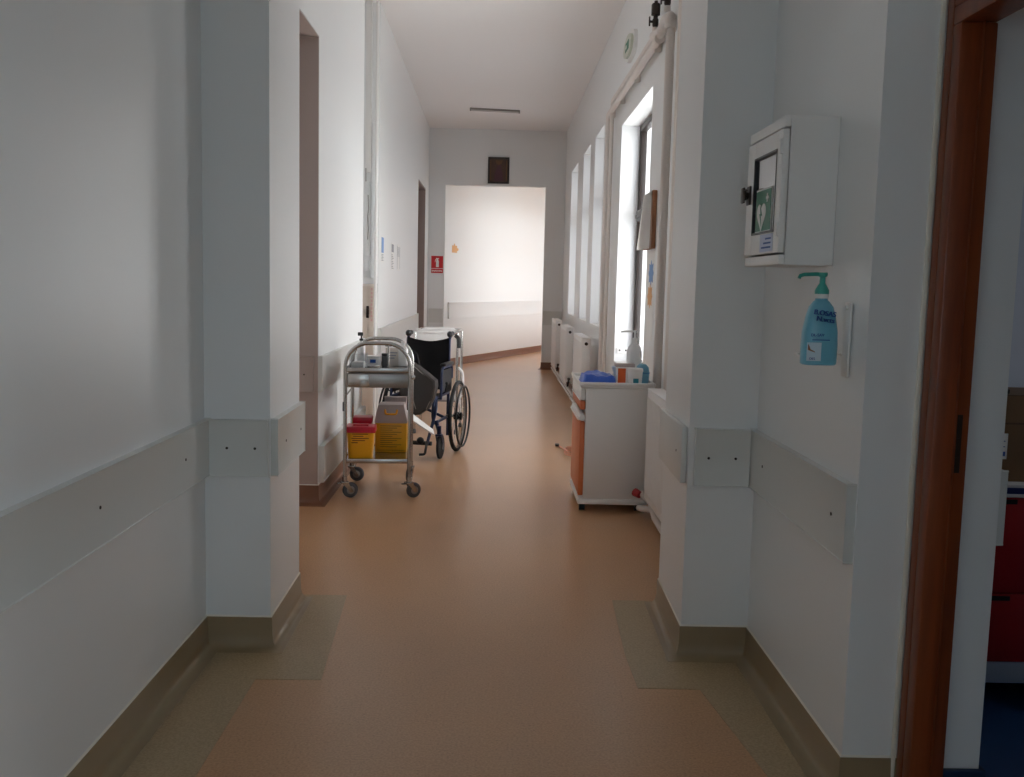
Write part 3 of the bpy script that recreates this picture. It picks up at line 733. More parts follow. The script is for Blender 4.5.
for i, (t, z) in enumerate((('B.OSAS', .141), ('N.vcts', .124))):
    M = face_y(.001+i*.002, -.0335+i*-.001, z) @ Matrix.Rotation(-.12, 4, 'Z')
    text_part(t, .019, M_BLUEINK, v, M, 'handwriting', .0035)
text_part('DL-SAV', .011, M_BLUEINK, v, face_y(-.016, -.0342, .082), 'label_lettering', .0012)
b = MB(); b.box((-.03, -.0352, .068), (.018, -.0335, .0705)); b.build('label_line', M_BLUEINK, v, False)
b = MB(); b.box((-.043, -.0350, .012), (-.004, -.0320, .062), .0008); lb = b.build('label_panel', M_LABELWHITE, v)
b = MB(); b.ext([(-.041, .058), (-.037, .052), (-.034, .044), (-.022, .038), (-.021, .035), (-.041, .042)], 'y', -.0358, -.0348); b.build('hand_picture', M_SKIN, lb, False)
text_part('DES', .009, M_BLUEINK, v, face_y(-.028, -.0356, .018), 'label_lettering', .0008)
v = thing('dispenser_bracket', 'white wall bracket holding the blue soap bottle', 'bracket', (.9635, 2.665, 1.15))
b = MB(); b.box((-.008, -.024, .0), (0, .024, .205), .004); b.build('back_plate', M_WHITE, v)
b = MB(); b.tube([(-.006, .02, .06), (-.03, .034, .06), (-.055, .041, .06), (-.11, .041, .06), (-.136, .03, .06), (-.138, -.012, .06)], .0028, seg=8); b.build('wire_holder', M_WHITEP, v)
b = MB(); b.cyl((-.012, 0, .19), (-.008, 0, .19), .006); b.build('screw', M_WHITEP, v)

# ---------------------------------------------------------------- stainless trolley
TX, TY = -.75, 6.175
v = thing('instrument_trolley', 'stainless steel two-tier trolley with arched handles by the left wall', 'trolley', (TX, TY, 0), .065)
hw = .204; zt = .995; rr = .118
def arch(y, top):
    p = [(-hw, y, .13)]; p.append((-hw, y, top-.15))
    R = .15
    for i in range(1, 9):
        t = PI-i*PI/2/8; p.append((-hw+R+R*math.cos(t), y, top-R+R*math.sin(t)))
    for i in range(0, 8):
        t = PI/2-i*PI/2/8; p.append((hw-R+R*math.cos(t), y, top-R+R*math.sin(t)))
    p.append((hw, y, top-R)); p.append((hw, y, .13)); return p
for y in (0, .55):
    b = MB(); b.tube(arch(y, zt), .0125, seg=12); b.build('arch_frame', M_STEEL, v)
b = MB(); b.box((-hw+.005, .005, .812), (hw-.005, .545, .818)); b.box((-hw+.003, -.004, .808), (hw-.003, .004, .838), .003); b.box((-hw+.003, .546, .808), (hw-.003, .554, .838), .003)
b.box((-hw-.004, .01, .808), (-hw+.004, .54, .838), .003); b.box((hw-.004, .01, .808), (hw+.004, .54, .838), .003); b.build('top_tray', M_STEEL, v)
b = MB(); b.box((-hw+.014, .004, .716), (hw-.014, .42, .804), .004); b.box((-hw+.012, -.002, .712), (hw-.012, .006, .803), .003); drw = b.build('drawer', M_DULLSTEEL, v)
b = MB(); b.box((-hw+.016, -.006, .718), (-hw+.15, -.001, .798), .003); b.build('reflection_plate', M_STEEL, drw)  # lighter plate widened to stand for the bin's reflection in the drawer
b = MB(); b.box((-hw+.005, .005, .246), (hw-.005, .545, .252)); b.box((-hw+.003, -.004, .225), (hw-.003, .004, .254), .003); b.box((-hw+.003, .546, .225), (hw-.003, .554, .262), .003)
b.box((-hw-.004, .01, .225), (-hw+.004, .54, .262), .003); b.box((hw-.004, .01, .225), (hw+.004, .54, .254), .003); b.build('lower_shelf', M_STEEL, v)
b = MB(); b.tube([(-hw, 0, .655), (-hw, .55, .655)], .006, seg=8); b.tube([(-hw, .55, .66), (hw, .55, .66)], .006, seg=8); b.build('guard_rail', M_STEEL, v)
b = MB(); b.box((hw+.010, -.01, .77), (hw+.032, .012, .795), .004); b.build('side_hook', M_STEEL, v)
b = MB(); b.box((-hw-.016, -.012, .56), (-hw-.004, .012, .62), .003); b.build('side_hook', M_RUBBER, v)
def caster(x, y, a, brake=True):
    M = Matrix.Translation((x, y, 0)) @ Matrix.Rotation(a, 4, 'Z')
    c = MB(); c.cyl((0, 0, .105), (0, 0, .14), .016, M=M); c.box((-.022, -.026, .095), (.022, .026, .108), .005, M=M)
    for s_ in (-.019, .019): c.ext([(-.02, .10), (.02, .10), (.052, .045), (.045, .038), (.03, .04)], 'x', s_-.002, s_+.002, M=M)
    if brake: c.box((-.016, -.05, .092), (.016, -.02, .1), .003, M=M)
    o = c.build('caster', M_STEEL, v)
    c = MB(); T = M @ Matrix.Translation((0, .036, .0505)) @ Matrix.Rotation(PI/2, 4, 'Y')
    c.lathe([(.012, -.015), (.044, -.014), (.049, -.009), (.0502, 0), (.049, .009), (.044, .014), (.012, .015)], seg=28, M=T); wv = c.build('wheel', M_RUBBER, o)
    c = MB(); c.cyl((-.019, .036, .0505), (.019, .036, .0505), .011, seg=12, M=M); c.lathe([(.024, -.0165), (.026, -.0155), (.026, .0155), (.024, .0165)], seg=20, M=T); c.build('hub', M_DULLSTEEL, o)
caster(-hw, 0, -1.25); caster(hw, 0, -1.0); caster(-hw, .55, -1.75, False); caster(hw, .55, 2.9, False)
# things on the trolley
v = thing('sharps_bin', 'small yellow sharps bin with red lid at front of trolley shelf', 'sharps bin', (-.866, 6.262, .2525), .065)
b = MB(); loft(b, [ov(.0, .078, .062, 24, .35), ov(.006, .08, .064, 24, .35), ov(.172, .088, .072, 24, .35)]); b.build('tub', M_YELLOW, v)
b = MB(); b.box((-.096, -.08, .166), (.096, .08, .205), .008); b.box((-.098, -.082, .166), (.098, .082, .176), .003); b.build('lid', M_RED, v)
b = MB(); b.box((-.05, -.03, .205), (.05, .03, .214), .004); b.build('flap', M_RED, v)
b = MB()
for i, (x0, x1) in enumerate(((-.05, .05), (-.045, .02), (-.055, .055), (-.05, .03), (-.055, -.015))): b.box((x0, -.0725, .155-.014*i), (x1, -.066, .160-.014*i))
b.build('print_lines', M_INK, v, False)
v = thing('sharps_bin', 'taller sharps bin with red lid behind the small yellow one', 'sharps bin', (-.876, 6.425, .2525), .065)
b = MB(); loft(b, [ov(.0, .056, .055, 24, .35), ov(.205, .058, .062, 24, .35)]); b.build('tub', M_YELLOW, v)
b = MB(); b.box((-.063, -.066, .200), (.063, .066, .242), .008); b.build('lid', M_RED, v)
v = thing('waste_container', 'large amber clinical waste box with grey handle top on trolley shelf', 'waste box', (-.697, 6.53, .2525), .05)
b = MB(); b.box((-.105, -.085, 0), (.105, .085, .205), .004); b.build('box', M_YELLOW2, v)
b = MB(); b.ext([(-.108, .196), (.108, .196), (.108, .215), (.085, .318), (-.085, .318), (-.108, .215)], 'y', -.088, .088, bev=.003); b.build('top', M_GREYCARD, v)
b = MB(); b.tube(smooth_pts([(-.04, -.088, .285), (-.035, -.105, .258), (.035, -.105, .258), (.04, -.088, .285)]), .007, seg=8); b.build('handle', M_YELLOW, v)
b = MB()
for i in range(11): b.box((-.07, -.0862, .175-.014*i), (.07-.03*(i % 3), -.0845, .179-.014*i))
b.box((-.09, -.0862, .012), (.09, -.0845, .016))
b.build('print_lines', M_INK2, v, False)
v = thing('carton', 'plain grey-white carton standing behind the amber waste box', 'carton', (-.685, 6.665, .2525))
b = MB(); b.box((-.075, -.018, 0), (.075, .018, .345), .003); b.build('box', M_GREYCARD, v)
b = MB(); b.box((-.076, -.019, .345), (.076, .019, .349), .001); b.build('lid', M_GREYCARD, v)
ZT = .8185
v = thing('clear_tub', 'clear plastic tub at left on the trolley top', 'tub', (-.89, 6.30, ZT))
b = MB()
for q in (((-.052, -.06, 0), (.052, .06, .003)), ((-.052, -.06, .003), (.052, -.057, .095)), ((-.052, .057, .003), (.052, .06, .095)), ((-.052, -.057, .003), (-.049, .057, .095)), ((.049, -.057, .003), (.052, .057, .095))): b.box(*q)
b.build('tub', M_CLEAR, v, False)
b = MB(); b.box((-.055, -.063, .095), (.055, .063, .102), .003); b.build('lid', M_CLEAR, v)
b = MB(); b.box((-.04, -.05, .004), (.04, .05, .05), .01); b.build('contents', M_PAPER, v)
v = thing('pump_bottle', 'slim white bottle with dark pump at rear left of trolley', 'bottle', (-.915, 6.60, ZT))
b = MB(); b.lathe([(.02, 0), (.026, .004), (.027, .12), (.022, .14), (.011, .152), (.011, .165)]); b.build('bottle', M_WHITEP, v)
b = MB(); b.cyl((0, 0, .165), (0, 0, .18), .013); b.cyl((0, 0, .18), (0, 0, .2), .005); b.box((-.024, -.008, .198), (.012, .008, .222), .004); b.build('pump', M_BLACK, v)
v = thing('carton', 'white carton with small dark logo on the trolley top', 'carton', (-.815, 6.48, ZT))
b = MB(); b.box((-.045, -.04, 0), (.045, .04, .075), .002); b.build('box', M_PAPER, v)
b = MB(); b.box((-.02, -.0412, .03), (.018, -.0395, .052)); b.build('logo', M_BLUEINK, v, False)
b = MB(); b.box((-.0455, -.0405, .066), (.0455, .0405, .068)); b.build('lid_seam', M_PAPERGREY, v, False)
v = thing('jar', 'dark round jar beside the small white carton on the trolley', 'jar', (-.742, 6.50, ZT))
b = MB(); b.lathe([(.02, 0), (.023, .003), (.023, .07), (.019, .075)]); b.build('jar', M_RUBBER, v)
b = MB(); b.lathe([(.024, .075), (.024, .09), (.0, .091)]); b.build('lid', M_BLACK, v)
v = thing('carton', 'cream carton with faint print behind the jar on the trolley', 'carton', (-.70, 6.62, ZT))
b = MB(); b.box((-.05, -.03, 0), (.05, .03, .12), .002); b.build('box', M_CREAM, v)
b = MB()
for i in range(3): b.box((-.035, -.0312, .085-.018*i), (.03-.01*i, -.0295, .093-.018*i))
b.build('print_lines', M_PAPERGREY, v, False)
v = thing('spray_bottle', 'white bottle at right rear of the trolley top', 'bottle', (-.632, 6.60, ZT))
b = MB(); b.lathe([(.026, 0), (.033, .004), (.033, .11), (.026, .125), (.013, .14), (.013, .15)]); b.build('bottle', M_WHITEP, v)
b = MB(); b.lathe([(.015, .15), (.015, .17), (0, .171)]); b.build('cap', M_WHITEP, v)
v = thing('drip_rod', 'thin upright steel rod standing at the middle of the trolley top', 'rod', (-.705, 6.36, ZT))
b = MB(); b.lathe([(.022, 0), (.022, .006), (.006, .008), (.006, .15), (.0, .152)], seg=14); b.build('rod', M_STEEL, v)
b = MB(); b.cyl((-.02, 0, .15), (.02, 0, .15), .004, seg=8); b.build('cross_bar', M_STEEL, v)
v = thing('kidney_dish', 'shallow steel dish lying on the trolley top', 'dish', (-.795, 6.30, ZT))
b = MB(); loft(b, [ov(0, .035, .028), ov(.002, .037, .03), ov(.022, .042, .036)]); b.build('bowl', M_STEEL, v)
b = MB(); b.tube([p for p in ov(.022, .042, .036)], .0022, True, 6); b.build('rim', M_CHROME, v)

# ---------------------------------------------------------------- wheelchair
WA = -.19
v = thing('wheelchair', 'black folding wheelchair with navy frame facing the camera behind the trolley', 'wheelchair', (-.572, 8.12, 0), WA)
hb = .178
b = MB()
def sling(u, q):
    x = (u-.5)*2*hb; z = .50+.40*q
    return (x, .035*math.sin(PI*u)+.02*q-.015, z+(.035*abs(2*u-1)**1.8 if q > .99 else .03*q*abs(2*u-1)**1.8))
b.grid(sling, 14, 10, .018); b.build('backrest', M_NYLON, v)
b = MB(); b.grid(lambda u, q: ((u-.5)*2*hb*1.04, -.44+.44*q, .485-.02*math.sin(PI*u)), 10, 6, .03); b.build('seat', M_NYLON, v)
for s_ in (-1, 1):
    fr = MB()
    fr.tube(smooth_pts([(s_*hb, .10, .955), (s_*hb, .02, .93), (s_*hb, .0, .30), (s_*hb, .0, .12)]), .0125, seg=10)
    fr.tube(smooth_pts([(s_*hb, 0, .28), (s_*hb, -.46, .28), (s_*hb, -.50, .36), (s_*hb, -.46, .48), (s_*hb, 0, .48)]), .0125, seg=10)
    fr.tube(smooth_pts([(s_*hb, -.40, .48), (s_*(hb+.03), -.50, .40), (s_*(hb-.01), -.62, .14)]), .0125, seg=10)
    fr.tube([(s_*(hb+.012), -.44, .30), (s_*(hb+.05), -.46, .20)], .016, seg=10)
    fr.build('side_frame', M_NAVY, v)
    h = MB(); h.tube([(s_*hb, .03, .955), (s_*hb, .12, .965)], .019, seg=12); h.sphere((s_*hb, .025, .962), .024, (1, 1, 1.1)); h.build('push_handle', M_BLACK, v)
    h = MB(); h.tube(smooth_pts([(s_*(hb+.028), .0, .60), (s_*(hb+.028), .0, .71), (s_*(hb+.028), -.33, .71), (s_*(hb+.028), -.36, .46)]), .011, seg=10); ar = h.build('armrest', M_NAVY, v)
    h = MB(); h.box((s_*(hb+.028)-.024, -.30, .718), (s_*(hb+.028)+.024, -.02, .745), .01); h.build('arm_pad', M_BLACK, ar)
    h = MB(); h.ext([(-.01, .50), (-.32, .50), (-.34, .64), (-.28, .69), (-.01, .69)], 'x', s_*(hb+.028)-.003, s_*(hb+.028)+.003); h.build('clothes_guard', M_NYLON, ar)
    # drive wheel
    wc = Vector((s_*(hb+.10), -.06, .295)); TW = Matrix.Translation(wc) @ Matrix.Rotation(PI/2, 4, 'Y')
    t = MB(); t.tube([TW @ Vector((.278*math.cos(i*2*PI/40), .278*math.sin(i*2*PI/40), 0)) for i in range(40)], .0165, True, 8); wh = t.build('drive_wheel', M_TYRE, v)
    t = MB(); t.tube([TW @ Vector((.262*math.cos(i*2*PI/40), .262*math.sin(i*2*PI/40), 0)) for i in range(40)], .009, True, 6); t.build('wheel_rim', M_DULLSTEEL, wh)
    t = MB(); t.tube([TW @ Vector((.248*math.cos(i*2*PI/40), .248*math.sin(i*2*PI/40), s_*.045)) for i in range(40)], .0085, True, 8); t.build('hand_rim', M_BLACK, wh)
    t = MB()
    for i in range(18):
        a = i*2*PI/18; t.cyl(TW @ Vector((.03*math.cos(a+.5), .03*math.sin(a+.5), (-.02 if i % 2 else .02))), TW @ Vector((.26*math.cos(a), .26*math.sin(a), 0)), .002, seg=5)
    t.build('spokes', M_DULLSTEEL, wh)
    t = MB(); t.cyl(TW @ Vector((0, 0, -.03)), TW @ Vector((0, 0, .035)), .032, seg=18); t.build('hub', M_BLACK, wh)
    t = MB(); t.cyl(TW @ Vector((0, 0, -s_*.03)), wc-Vector((s_*.10, 0, 0)), .011); t.build('axle', M_DULLSTEEL, wh)
    t = MB(); t.tube([(s_*(hb+.02), -.33, .50), (s_*(hb+.06), -.34, .52), (s_*(hb+.07), -.33, .58)], .007, seg=8); t.sphere((s_*(hb+.07), -.33, .59), .014); t.build('brake_lever', M_BLACK, v)
    # front caster
    t = MB(); cx, cy = s_*(hb+.055), -.50; t.cyl((cx, cy, .20), (cx, cy, .27), .017); t.box((cx-.026, cy-.025, .19), (cx+.026, cy+.025, .205), .005)
    for q in (-.022, .022): t.ext([(cy-.02, .195), (cy+.02, .195), (cy+.06, .10), (cy+.045, .09)], 'x', cx+q-.003, cx+q+.003)
    ca = t.build('caster_fork', M_NAVY, v)
    t = MB(); T2 = Matrix.Translation((cx, cy+.045, .101)) @ Matrix.Rotation(PI/2, 4, 'Y')
    t.lathe([(.03, -.012), (.088, -.013), (.098, -.009), (.1005, 0), (.098, .009), (.088, .013), (.03, .012)], seg=28, M=T2); t.build('caster_wheel', M_TYRE, ca)
    t = MB(); t.cyl((cx-.024, cy+.045, .101), (cx+.024, cy+.045, .101), .03, seg=16); t.build('caster_hub', M_RUBBER, ca)
    # footrest
    t = MB(); t.tube(smooth_pts([(s_*(hb-.01), -.62, .16), (s_*(hb-.01), -.68, .07), (s_*(hb-.05), -.70, .07)]), .010, seg=8)
    fo = t.build('footrest_hanger', M_BLACK, v)
    if s_ > 0:
        W2 = (Matrix.Translation((-.572, 8.12, 0)) @ Matrix.Rotation(WA, 4, 'Z')).inverted()
        P0, P1 = W2 @ Vector((-.71, 7.27, .435)), W2 @ Vector((-.468, 7.37, .25)); dv = (P1-P0).normalized(); yv = Vector((0, 1, 0)); yv = (yv-dv*yv.dot(dv)).normalized(); zv = dv.cross(yv)
        TM = Matrix((( dv.x, yv.x, zv.x, P0.x), (dv.y, yv.y, zv.y, P0.y), (dv.z, yv.z, zv.z, P0.z), (0, 0, 0, 1)))
        t = MB(); t.ext([(0, -.01), (.10, -.07), ((P1-P0).length, -.045), ((P1-P0).length, .045), (.10, .07), (0, .05)], 'z', -.006, .006, M=TM, bev=.002)
        t.build('footplate', M_WHITEP, fo)
    else:
        t = MB(); t.box((-hb+.0, -.72, .06), (-.01, -.58, .072), .004); t.build('footplate', M_BLACK, fo)
b = MB(); b.cyl((-hb, -.1, .28), (hb, -.25, .47), .012); b.cyl((hb, -.1, .28), (-hb, -.25, .47), .012); b.build('cross_brace', M_NAVY, v)
b = MB(); b.cyl((-hb-.03, -.50, .13), (hb, -.52, .13), .017); b.sphere((.09, -.53, .15), .03); b.build('front_bar', M_BLACK, v)

# bag leaning over the chair's left arm
v = thing('holdall_bag', 'dark charcoal bag with grey piping slumped on the wheelchair seat', 'bag', (-.60, 7.52, .355), -.2)
b = MB()
prof = [(-.14, 0), (-.10, -.01), (.02, 0.01), (.09, .06), (.135, .15), (.155, .24), (.15, .285), (.10, .32), (.04, .36), (-.03, .415), (-.08, .425), (-.14, .40)]
secs = []
for y, sc in ((-.055, .90), (-.045, .97), (0, 1.0), (.05, .97), (.062, .9)):
    secs.append([Vector((.0+(p[0])*sc, y+.012*math.sin(p[0]*30), .2+(p[1]-.2)*sc)) for p in prof])
loft(b, secs); b.build('bag_body', M_BAG, v)
b = MB(); b.tube(smooth_pts([(-.10, -.06, .39), (-.06, -.064, .25), (.0, -.064, .06)], 3), .0035, seg=6); b.tube(smooth_pts([(-.03, -.06, .40), (.06, -.055, .32), (.13, -.05, .28)], 3), .0035, seg=6)
b.tube([(.13, -.05, .28), (.125, -.052, .16), (.08, -.055, .06)], .0035, seg=6); b.build('piping', M_BAGTRIM, v)
b = MB(); b.tube(smooth_pts([(-.12, 0, .40), (-.10, 0, .50), (-.02, .0, .50), (.0, 0, .40)]), .010, seg=8); b.build('carry_strap', M_NYLON, v)

# white-topped silver table behind the wheelchair
v = thing('side_table', 'white topped table with silver tube legs behind the wheelchair', 'table', (-.54, 9.05, 0), -.05)
b = MB(); b.box((-.20, -.14, .925), (.14, .36, .945), .008); b.ext([(-.20, .945), (.13, .945), (.10, .962), (-.15, .962)], 'y', .30, .34); b.build('table_top', M_WHITE, v)
b = MB(); b.tube(smooth_pts([(.15, -.155, .925), (.19, -.155, .945), (.19, .365, .945), (-.21, .365, .945), (-.21, -.155, .945)]), .011, seg=10); b.build('edge_rail', M_CHROME, v)
for x in (-.20, .185):
    for y in (-.13, .34):
        b = MB(); b.tube([(x, y, .940), (x, y, .045)], .0125, seg=12); lg = b.build('leg', M_CHROME, v)
        b = MB(); b.lathe([(.018, 0), (.018, .03), (.013, .045)], (x, y, .0005), 14); b.build('rubber_foot', M_RUBBER, lg)
b = MB(); b.tube(smooth_pts([(.20, -.14, .62), (.24, -.15, .58), (.255, -.14, .36)]), .012, seg=8); b.cyl((.255, -.14, .36), (.19, -.14, .34), .009); b.build('side_arm', M_WHITE, v)
b = MB(); b.box((-.19, -.135, .845), (.13, -.128, .924), .002); b.build('front_panel', M_WHITE, v)
b = MB(); b.tube(smooth_pts([(.17, -.15, .91), (.20, -.17, .89), (.205, -.17, .80)]), .018, seg=10); b.build('grip', M_BLACK, v)
b = MB(); b.box((-.19, -.12, .30), (.175, .33, .312), .004); b.build('lower_shelf', M_DULLSTEEL, v)

# ---------------------------------------------------------------- bedside cart on the right
v = thing('drawer_cart', 'white medical cart with orange drawer fronts by the right wall', 'cart', (.550, 5.90, 0))
Wd, Dp = .395, .62
b = MB(); b.box((0, 0, .085), (Wd, .016, .768), .002); b.box((0, Dp-.016, .085), (Wd, Dp, .768), .002); b.box((0, .016, .085), (Wd, Dp-.016, .10)); b.box((Wd-.012, .016, .10), (Wd, Dp-.016, .768)); b.build('body', M_WHITE, v)
b = MB(); b.box((-.038, -.012, .770), (Wd+.025, Dp+.012, .785), .005); b.box((-.044, -.018, .785), (-.034, Dp+.018, .806), .004); b.box((Wd+.014, -.018, .785), (Wd+.026, Dp+.018, .806), .004)
b.box((-.034, -.018, .785), (Wd+.014, -.006, .806), .004); b.box((-.034, Dp+.006, .785), (Wd+.014, Dp+.018, .806), .004); b.build('top_tray', M_WHITEP, v)
b = MB(); b.box((-.034, -.004, .048), (Wd+.004, Dp+.004, .084), .008); b.build('base', M_WHITEP, v)
def drawer(z0, z1, m, band):
    d = MB(); d.box((-.032, .012, z0), (.0, Dp-.012, z1), .008); o = d.build('drawer', m, v)
    if band:
        h = MB(); h.box((-.036, .008, z1+.004), (-.0, Dp-.008, z1+.045), .010); h.tube(smooth_pts([(-.03, .006, z1+.02), (-.040, .03, z1+.015), (-.040, Dp-.03, z1+.015), (-.03, Dp-.006, z1+.02)]), .009, seg=8); h.build('handle_band', M_WHITEP, o)
drawer(.69, .765, M_WHITEP, False); drawer(.632, .686, M_ORANGE, False); drawer(.10, .56, M_ORANGE, True)
b = MB(); b.box((-.040, .004, .690), (-.03, Dp-.004, .70), .006); b.cyl((-.036, .2, .73), (-.03, .2, .73), .012); b.build('handle_lip', M_WHITEP, v)
for x in (.0, Wd-.05):
    for y in (.06, Dp-.06):
        c = MB(); c.box((x-.018, y-.026, .034), (x+.018, y+.026, .049), .004); c.cyl((x-.017, y, .0245), (x+.017, y, .0245), .024, seg=20); c.build('caster', M_BLACK, v)
# things on the cart
def crumple(u, q):
    x = .214*u; y = .30*q
    e = min(1, 6*min(u, 1-u))*min(1, 6*min(q, 1-q))
    z = (.050+.008*math.sin(PI*u)+.005*math.sin(7*u+5*q)+.004*math.sin(11*q-5*u)+.003*math.sin(23*u+9*q))*min(1, 2.2*e)
    return (x+.006*math.sin(9*q), y+.006*math.sin(11*u), max(.0, z))
v = thing('folded_drape', 'bright blue folded plastic drape on the left of the cart top', 'drape', (.523, 5.935, .7862))
b = MB(); b.grid(crumple, 26, 26); b.build('upper_fold', M_BLUECLOTH, v, True, 80)
b = MB(); b.grid(lambda u, q: (.212*u+.001, .29*q+.005, .001+.012*min(1, 8*min(u, 1-u))*min(1, 8*min(q, 1-q))+.002*math.sin(20*q)*min(1, 8*min(u, 1-u))), 12, 12); b.build('lower_fold', mat('dark_blue_film', '#1f3f94', .45), v, True, 80)
v = thing('glove_box', 'open white box with orange side panel on the cart', 'box', (.813, 6.075, .7862))
b = MB(); b.box((-.068, -.055, 0), (.052, .06, .10), .003); b.build('carton', M_PAPER, v)
b = MB(); b.box((-.058, -.0565, .002), (-.010, -.0545, .097)); b.build('orange_panel', M_ORANGE2, v, False)
b = MB(); b.box((-.07, .0, .10), (.055, .06, .122), .003); b.build('flap', M_GREYCARD, v)
b = MB(); b.ext([(-.072, .05), (-.088, .098), (-.070, .105), (-.068, .05)], 'y', -.02, .055); b.build('side_flap', mat('pale_blue_card', '#b9c6d6', .6), v)
v = thing('wipes_tub', 'white wipes tub with teal logo on the cart', 'tub', (.852, 5.953, .7862))
b = MB(); b.lathe([(.038, 0), (.041, .003), (.046, .085), (.046, .088)], seg=28); b.build('tub', M_WHITEP, v)
b = MB(); b.lathe([(.049, .086), (.049, .10), (.044, .106), (.0, .108)], seg=28); b.build('lid', M_WHITE, v)
b = MB(); b.ext([(-.016, .02), (.0, .012), (.016, .02), (.016, .045), (-.016, .045)], 'y', -.0455, -.040); b.build('logo', mat('teal_print', '#2f8a99', .5), v, False)
v = thing('wrapped_pack', 'pale blue wrapped pack at the right end of the cart top', 'pack', (.917, 6.085, .7862))
b = MB(); loft(b, [ov(.0, .030, .05, 24, .6), ov(.012, .036, .062, 24, .6), ov(.07, .040, .066, 24, .6), ov(.105, .034, .06, 24, .6), ov(.122, .018, .045, 24, .8)]); b.build('pack', M_SKY, v)
b = MB(); b.tube(ov(.07, .0405, .0665, 24, .6), .003, True, 6); b.build('tape_band', mat('deep_blue_tape', '#3b7db4', .5), v)
v = thing('pump_bottle', 'white pump bottle standing behind the boxes on the cart', 'bottle', (.90, 6.36, .7862))
b = MB(); loft(b, [ov(.0, .045, .03), ov(.006, .05, .034), ov(.18, .05, .034), ov(.215, .038, .03), ov(.235, .017, .017, p=1), ov(.25, .015, .015, p=1)]); b.build('bottle', M_WHITEP, v)
b = MB(); b.lathe([(.018, .25), (.018, .268), (.007, .272), (.007, .305), (.013, .308), (.013, .318), (0, .32)], seg=16); b.tube([(0, 0, .313), (-.05, 0, .313), (-.085, 0, .309), (-.09, 0, .302)], .006, seg=8); b.build('pump', M_WHITEP, v)
v = thing('cable_coil', 'small loose coil of pinkish cable on the floor beyond the cart', 'cable', (.615, 7.85, .0035))
b = MB(); pts = [(-.06-.0, .5, .004), (-.03, .35, .004)]
for i in range(38):
    t = i*2*PI/14; pts.append((.02+.06*math.cos(t)*(1-.004*i), .10+.16*math.sin(t)*(1-.004*i), .004+.0011*i))
b.tube(pts, .006, seg=6); b.build('cable', mat('salmon_cable', '#e2a58c', .5), v)
b = MB(); b.box((-.09, .48, .0), (-.055, .56, .016), .004); b.build('plug', M_BLACK, v)

# ---------------------------------------------------------------- side room cabinet
v = thing('red_cabinet', 'red drawer cabinet on the blue floor of the side room', 'cabinet', (1.36, 3.10, .003))
b = MB(); b.box((.0, .012, .172), (1.1, .54, .73), .003); b.build('body', M_CABRED, v)
for z0, z1 in ((.175, .405), (.411, .728)):
    for x0, x1 in ((.002, .545), (.549, 1.098)):
        b = MB(); b.box((x0, -.004, z0), (x1, .012, z1), .003); d = b.build('drawer', M_CABRED, v)
        b = MB(); b.box((x0+.2, -.0048, z1-.022), (x1-.2, -.0035, z1-.006)); b.build('finger_pull', M_BLACK, d)
b = MB(); b.box((0, .0, .10), (1.1, .54, .172), .003); b.build('plinth', mat('blue_grey_laminate', '#a9b4c4', .5), v)
b = MB(); b.box((-.005, -.012, .73), (1.11, .545, .742), .002); b.box((-.005, -.012, .762), (1.11, .545, .772), .002); b.build('worktop', M_WHITE, v)
b = MB(); b.box((-.005, -.013, .742), (1.11, .545, .762), .001); b.build('edge_band', M_CABEDGE, v)
for x in (.05, 1.05):
    for y in (.07, .47):
        b = MB(); b.cyl((x, y, .0), (x, y, .10), .02); b.build('leg', M_BLACK, v)
v = thing('cardboard_box', 'brown cardboard box with white label on the red cabinet', 'box', (1.632, 3.14, .7752))
b = MB(); b.box((0, 0, 0), (.36, .28, .285), .003); b.build('carton', M_CARD, v)
b = MB(); b.box((-.0, -.0008, .19), (.36, .0, .196)); b.box((.0, -.001, .284), (.36, .28, .2865)); b.build('flap_edge', mat('card_edge', '#6d533c', .8), v)
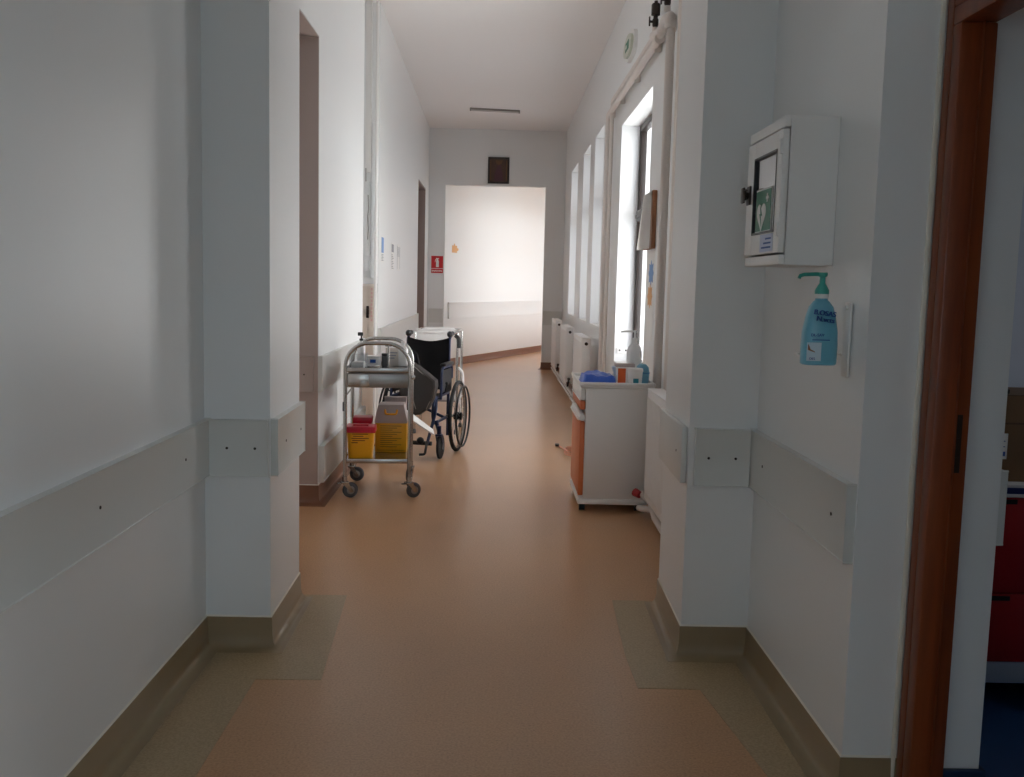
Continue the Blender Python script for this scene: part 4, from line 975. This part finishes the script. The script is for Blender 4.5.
b = MB(); b.box((-.001, -.002, .075), (.048, -.0005, .16)); lb = b.build('shipping_label', M_PAPER, v, False)
b = MB()
for i in range(4): b.box((.006, -.003, .115+.009*i), (.04-.006*(i % 2), -.0018, .118+.009*i))
b.box((.028, -.003, .085), (.042, -.0018, .10)); b.box((.005, -.003, .13), (.014, -.0018, .145)); b.build('print_lines', M_BLUEINK, lb, False)
v = thing('clip', 'small black clip resting on the cardboard box', 'clip', (1.665, 3.16, 1.0632))
b = MB(); b.box((0, 0, 0), (.022, .02, .016), .003); b.build('clip_body', M_BLACK, v)
b = MB(); b.tube([(.004, .01, .016), (.011, .01, .026), (.018, .01, .016)], .0018, seg=6); b.build('wire', M_STEEL, v)

# ---------------------------------------------------------------- daylight
wd = bpy.data.worlds.new('overcast_sky'); S.world = wd; wd.use_nodes = True
nt = wd.node_tree; bg = nt.nodes['Background']
tc = nt.nodes.new('ShaderNodeTexCoord'); sp = nt.nodes.new('ShaderNodeSeparateXYZ'); nt.links.new(tc.outputs['Generated'], sp.inputs[0])
rp_ = nt.nodes.new('ShaderNodeValToRGB'); mr = nt.nodes.new('ShaderNodeMapRange'); mr.inputs['From Min'].default_value = -1; nt.links.new(sp.outputs['Z'], mr.inputs['Value']); nt.links.new(mr.outputs[0], rp_.inputs['Fac'])
el = rp_.color_ramp.elements; el[0].position = .44; el[0].color = (.42, .42, .42, 1); el[1].position = .56; el[1].color = (.975, .965, .975, 1)
e = el.new(1.0); e.color = (1.0, 1.0, 1.05, 1)
nt.links.new(rp_.outputs['Color'], bg.inputs['Color']); bg.inputs['Strength'].default_value = 12.5

S.view_settings.view_transform = 'Standard'; S.view_settings.look = 'None'; S.view_settings.gamma = 1; S.view_settings.use_curve_mapping = False
S.view_settings.exposure = 0.25
c = S.cycles
c.use_denoising = True; c.max_bounces = 14; c.diffuse_bounces = 8; c.glossy_bounces = 5; c.transparent_max_bounces = 16; c.sample_clamp_indirect = 6; c.caustics_reflective = False; c.caustics_refractive = False
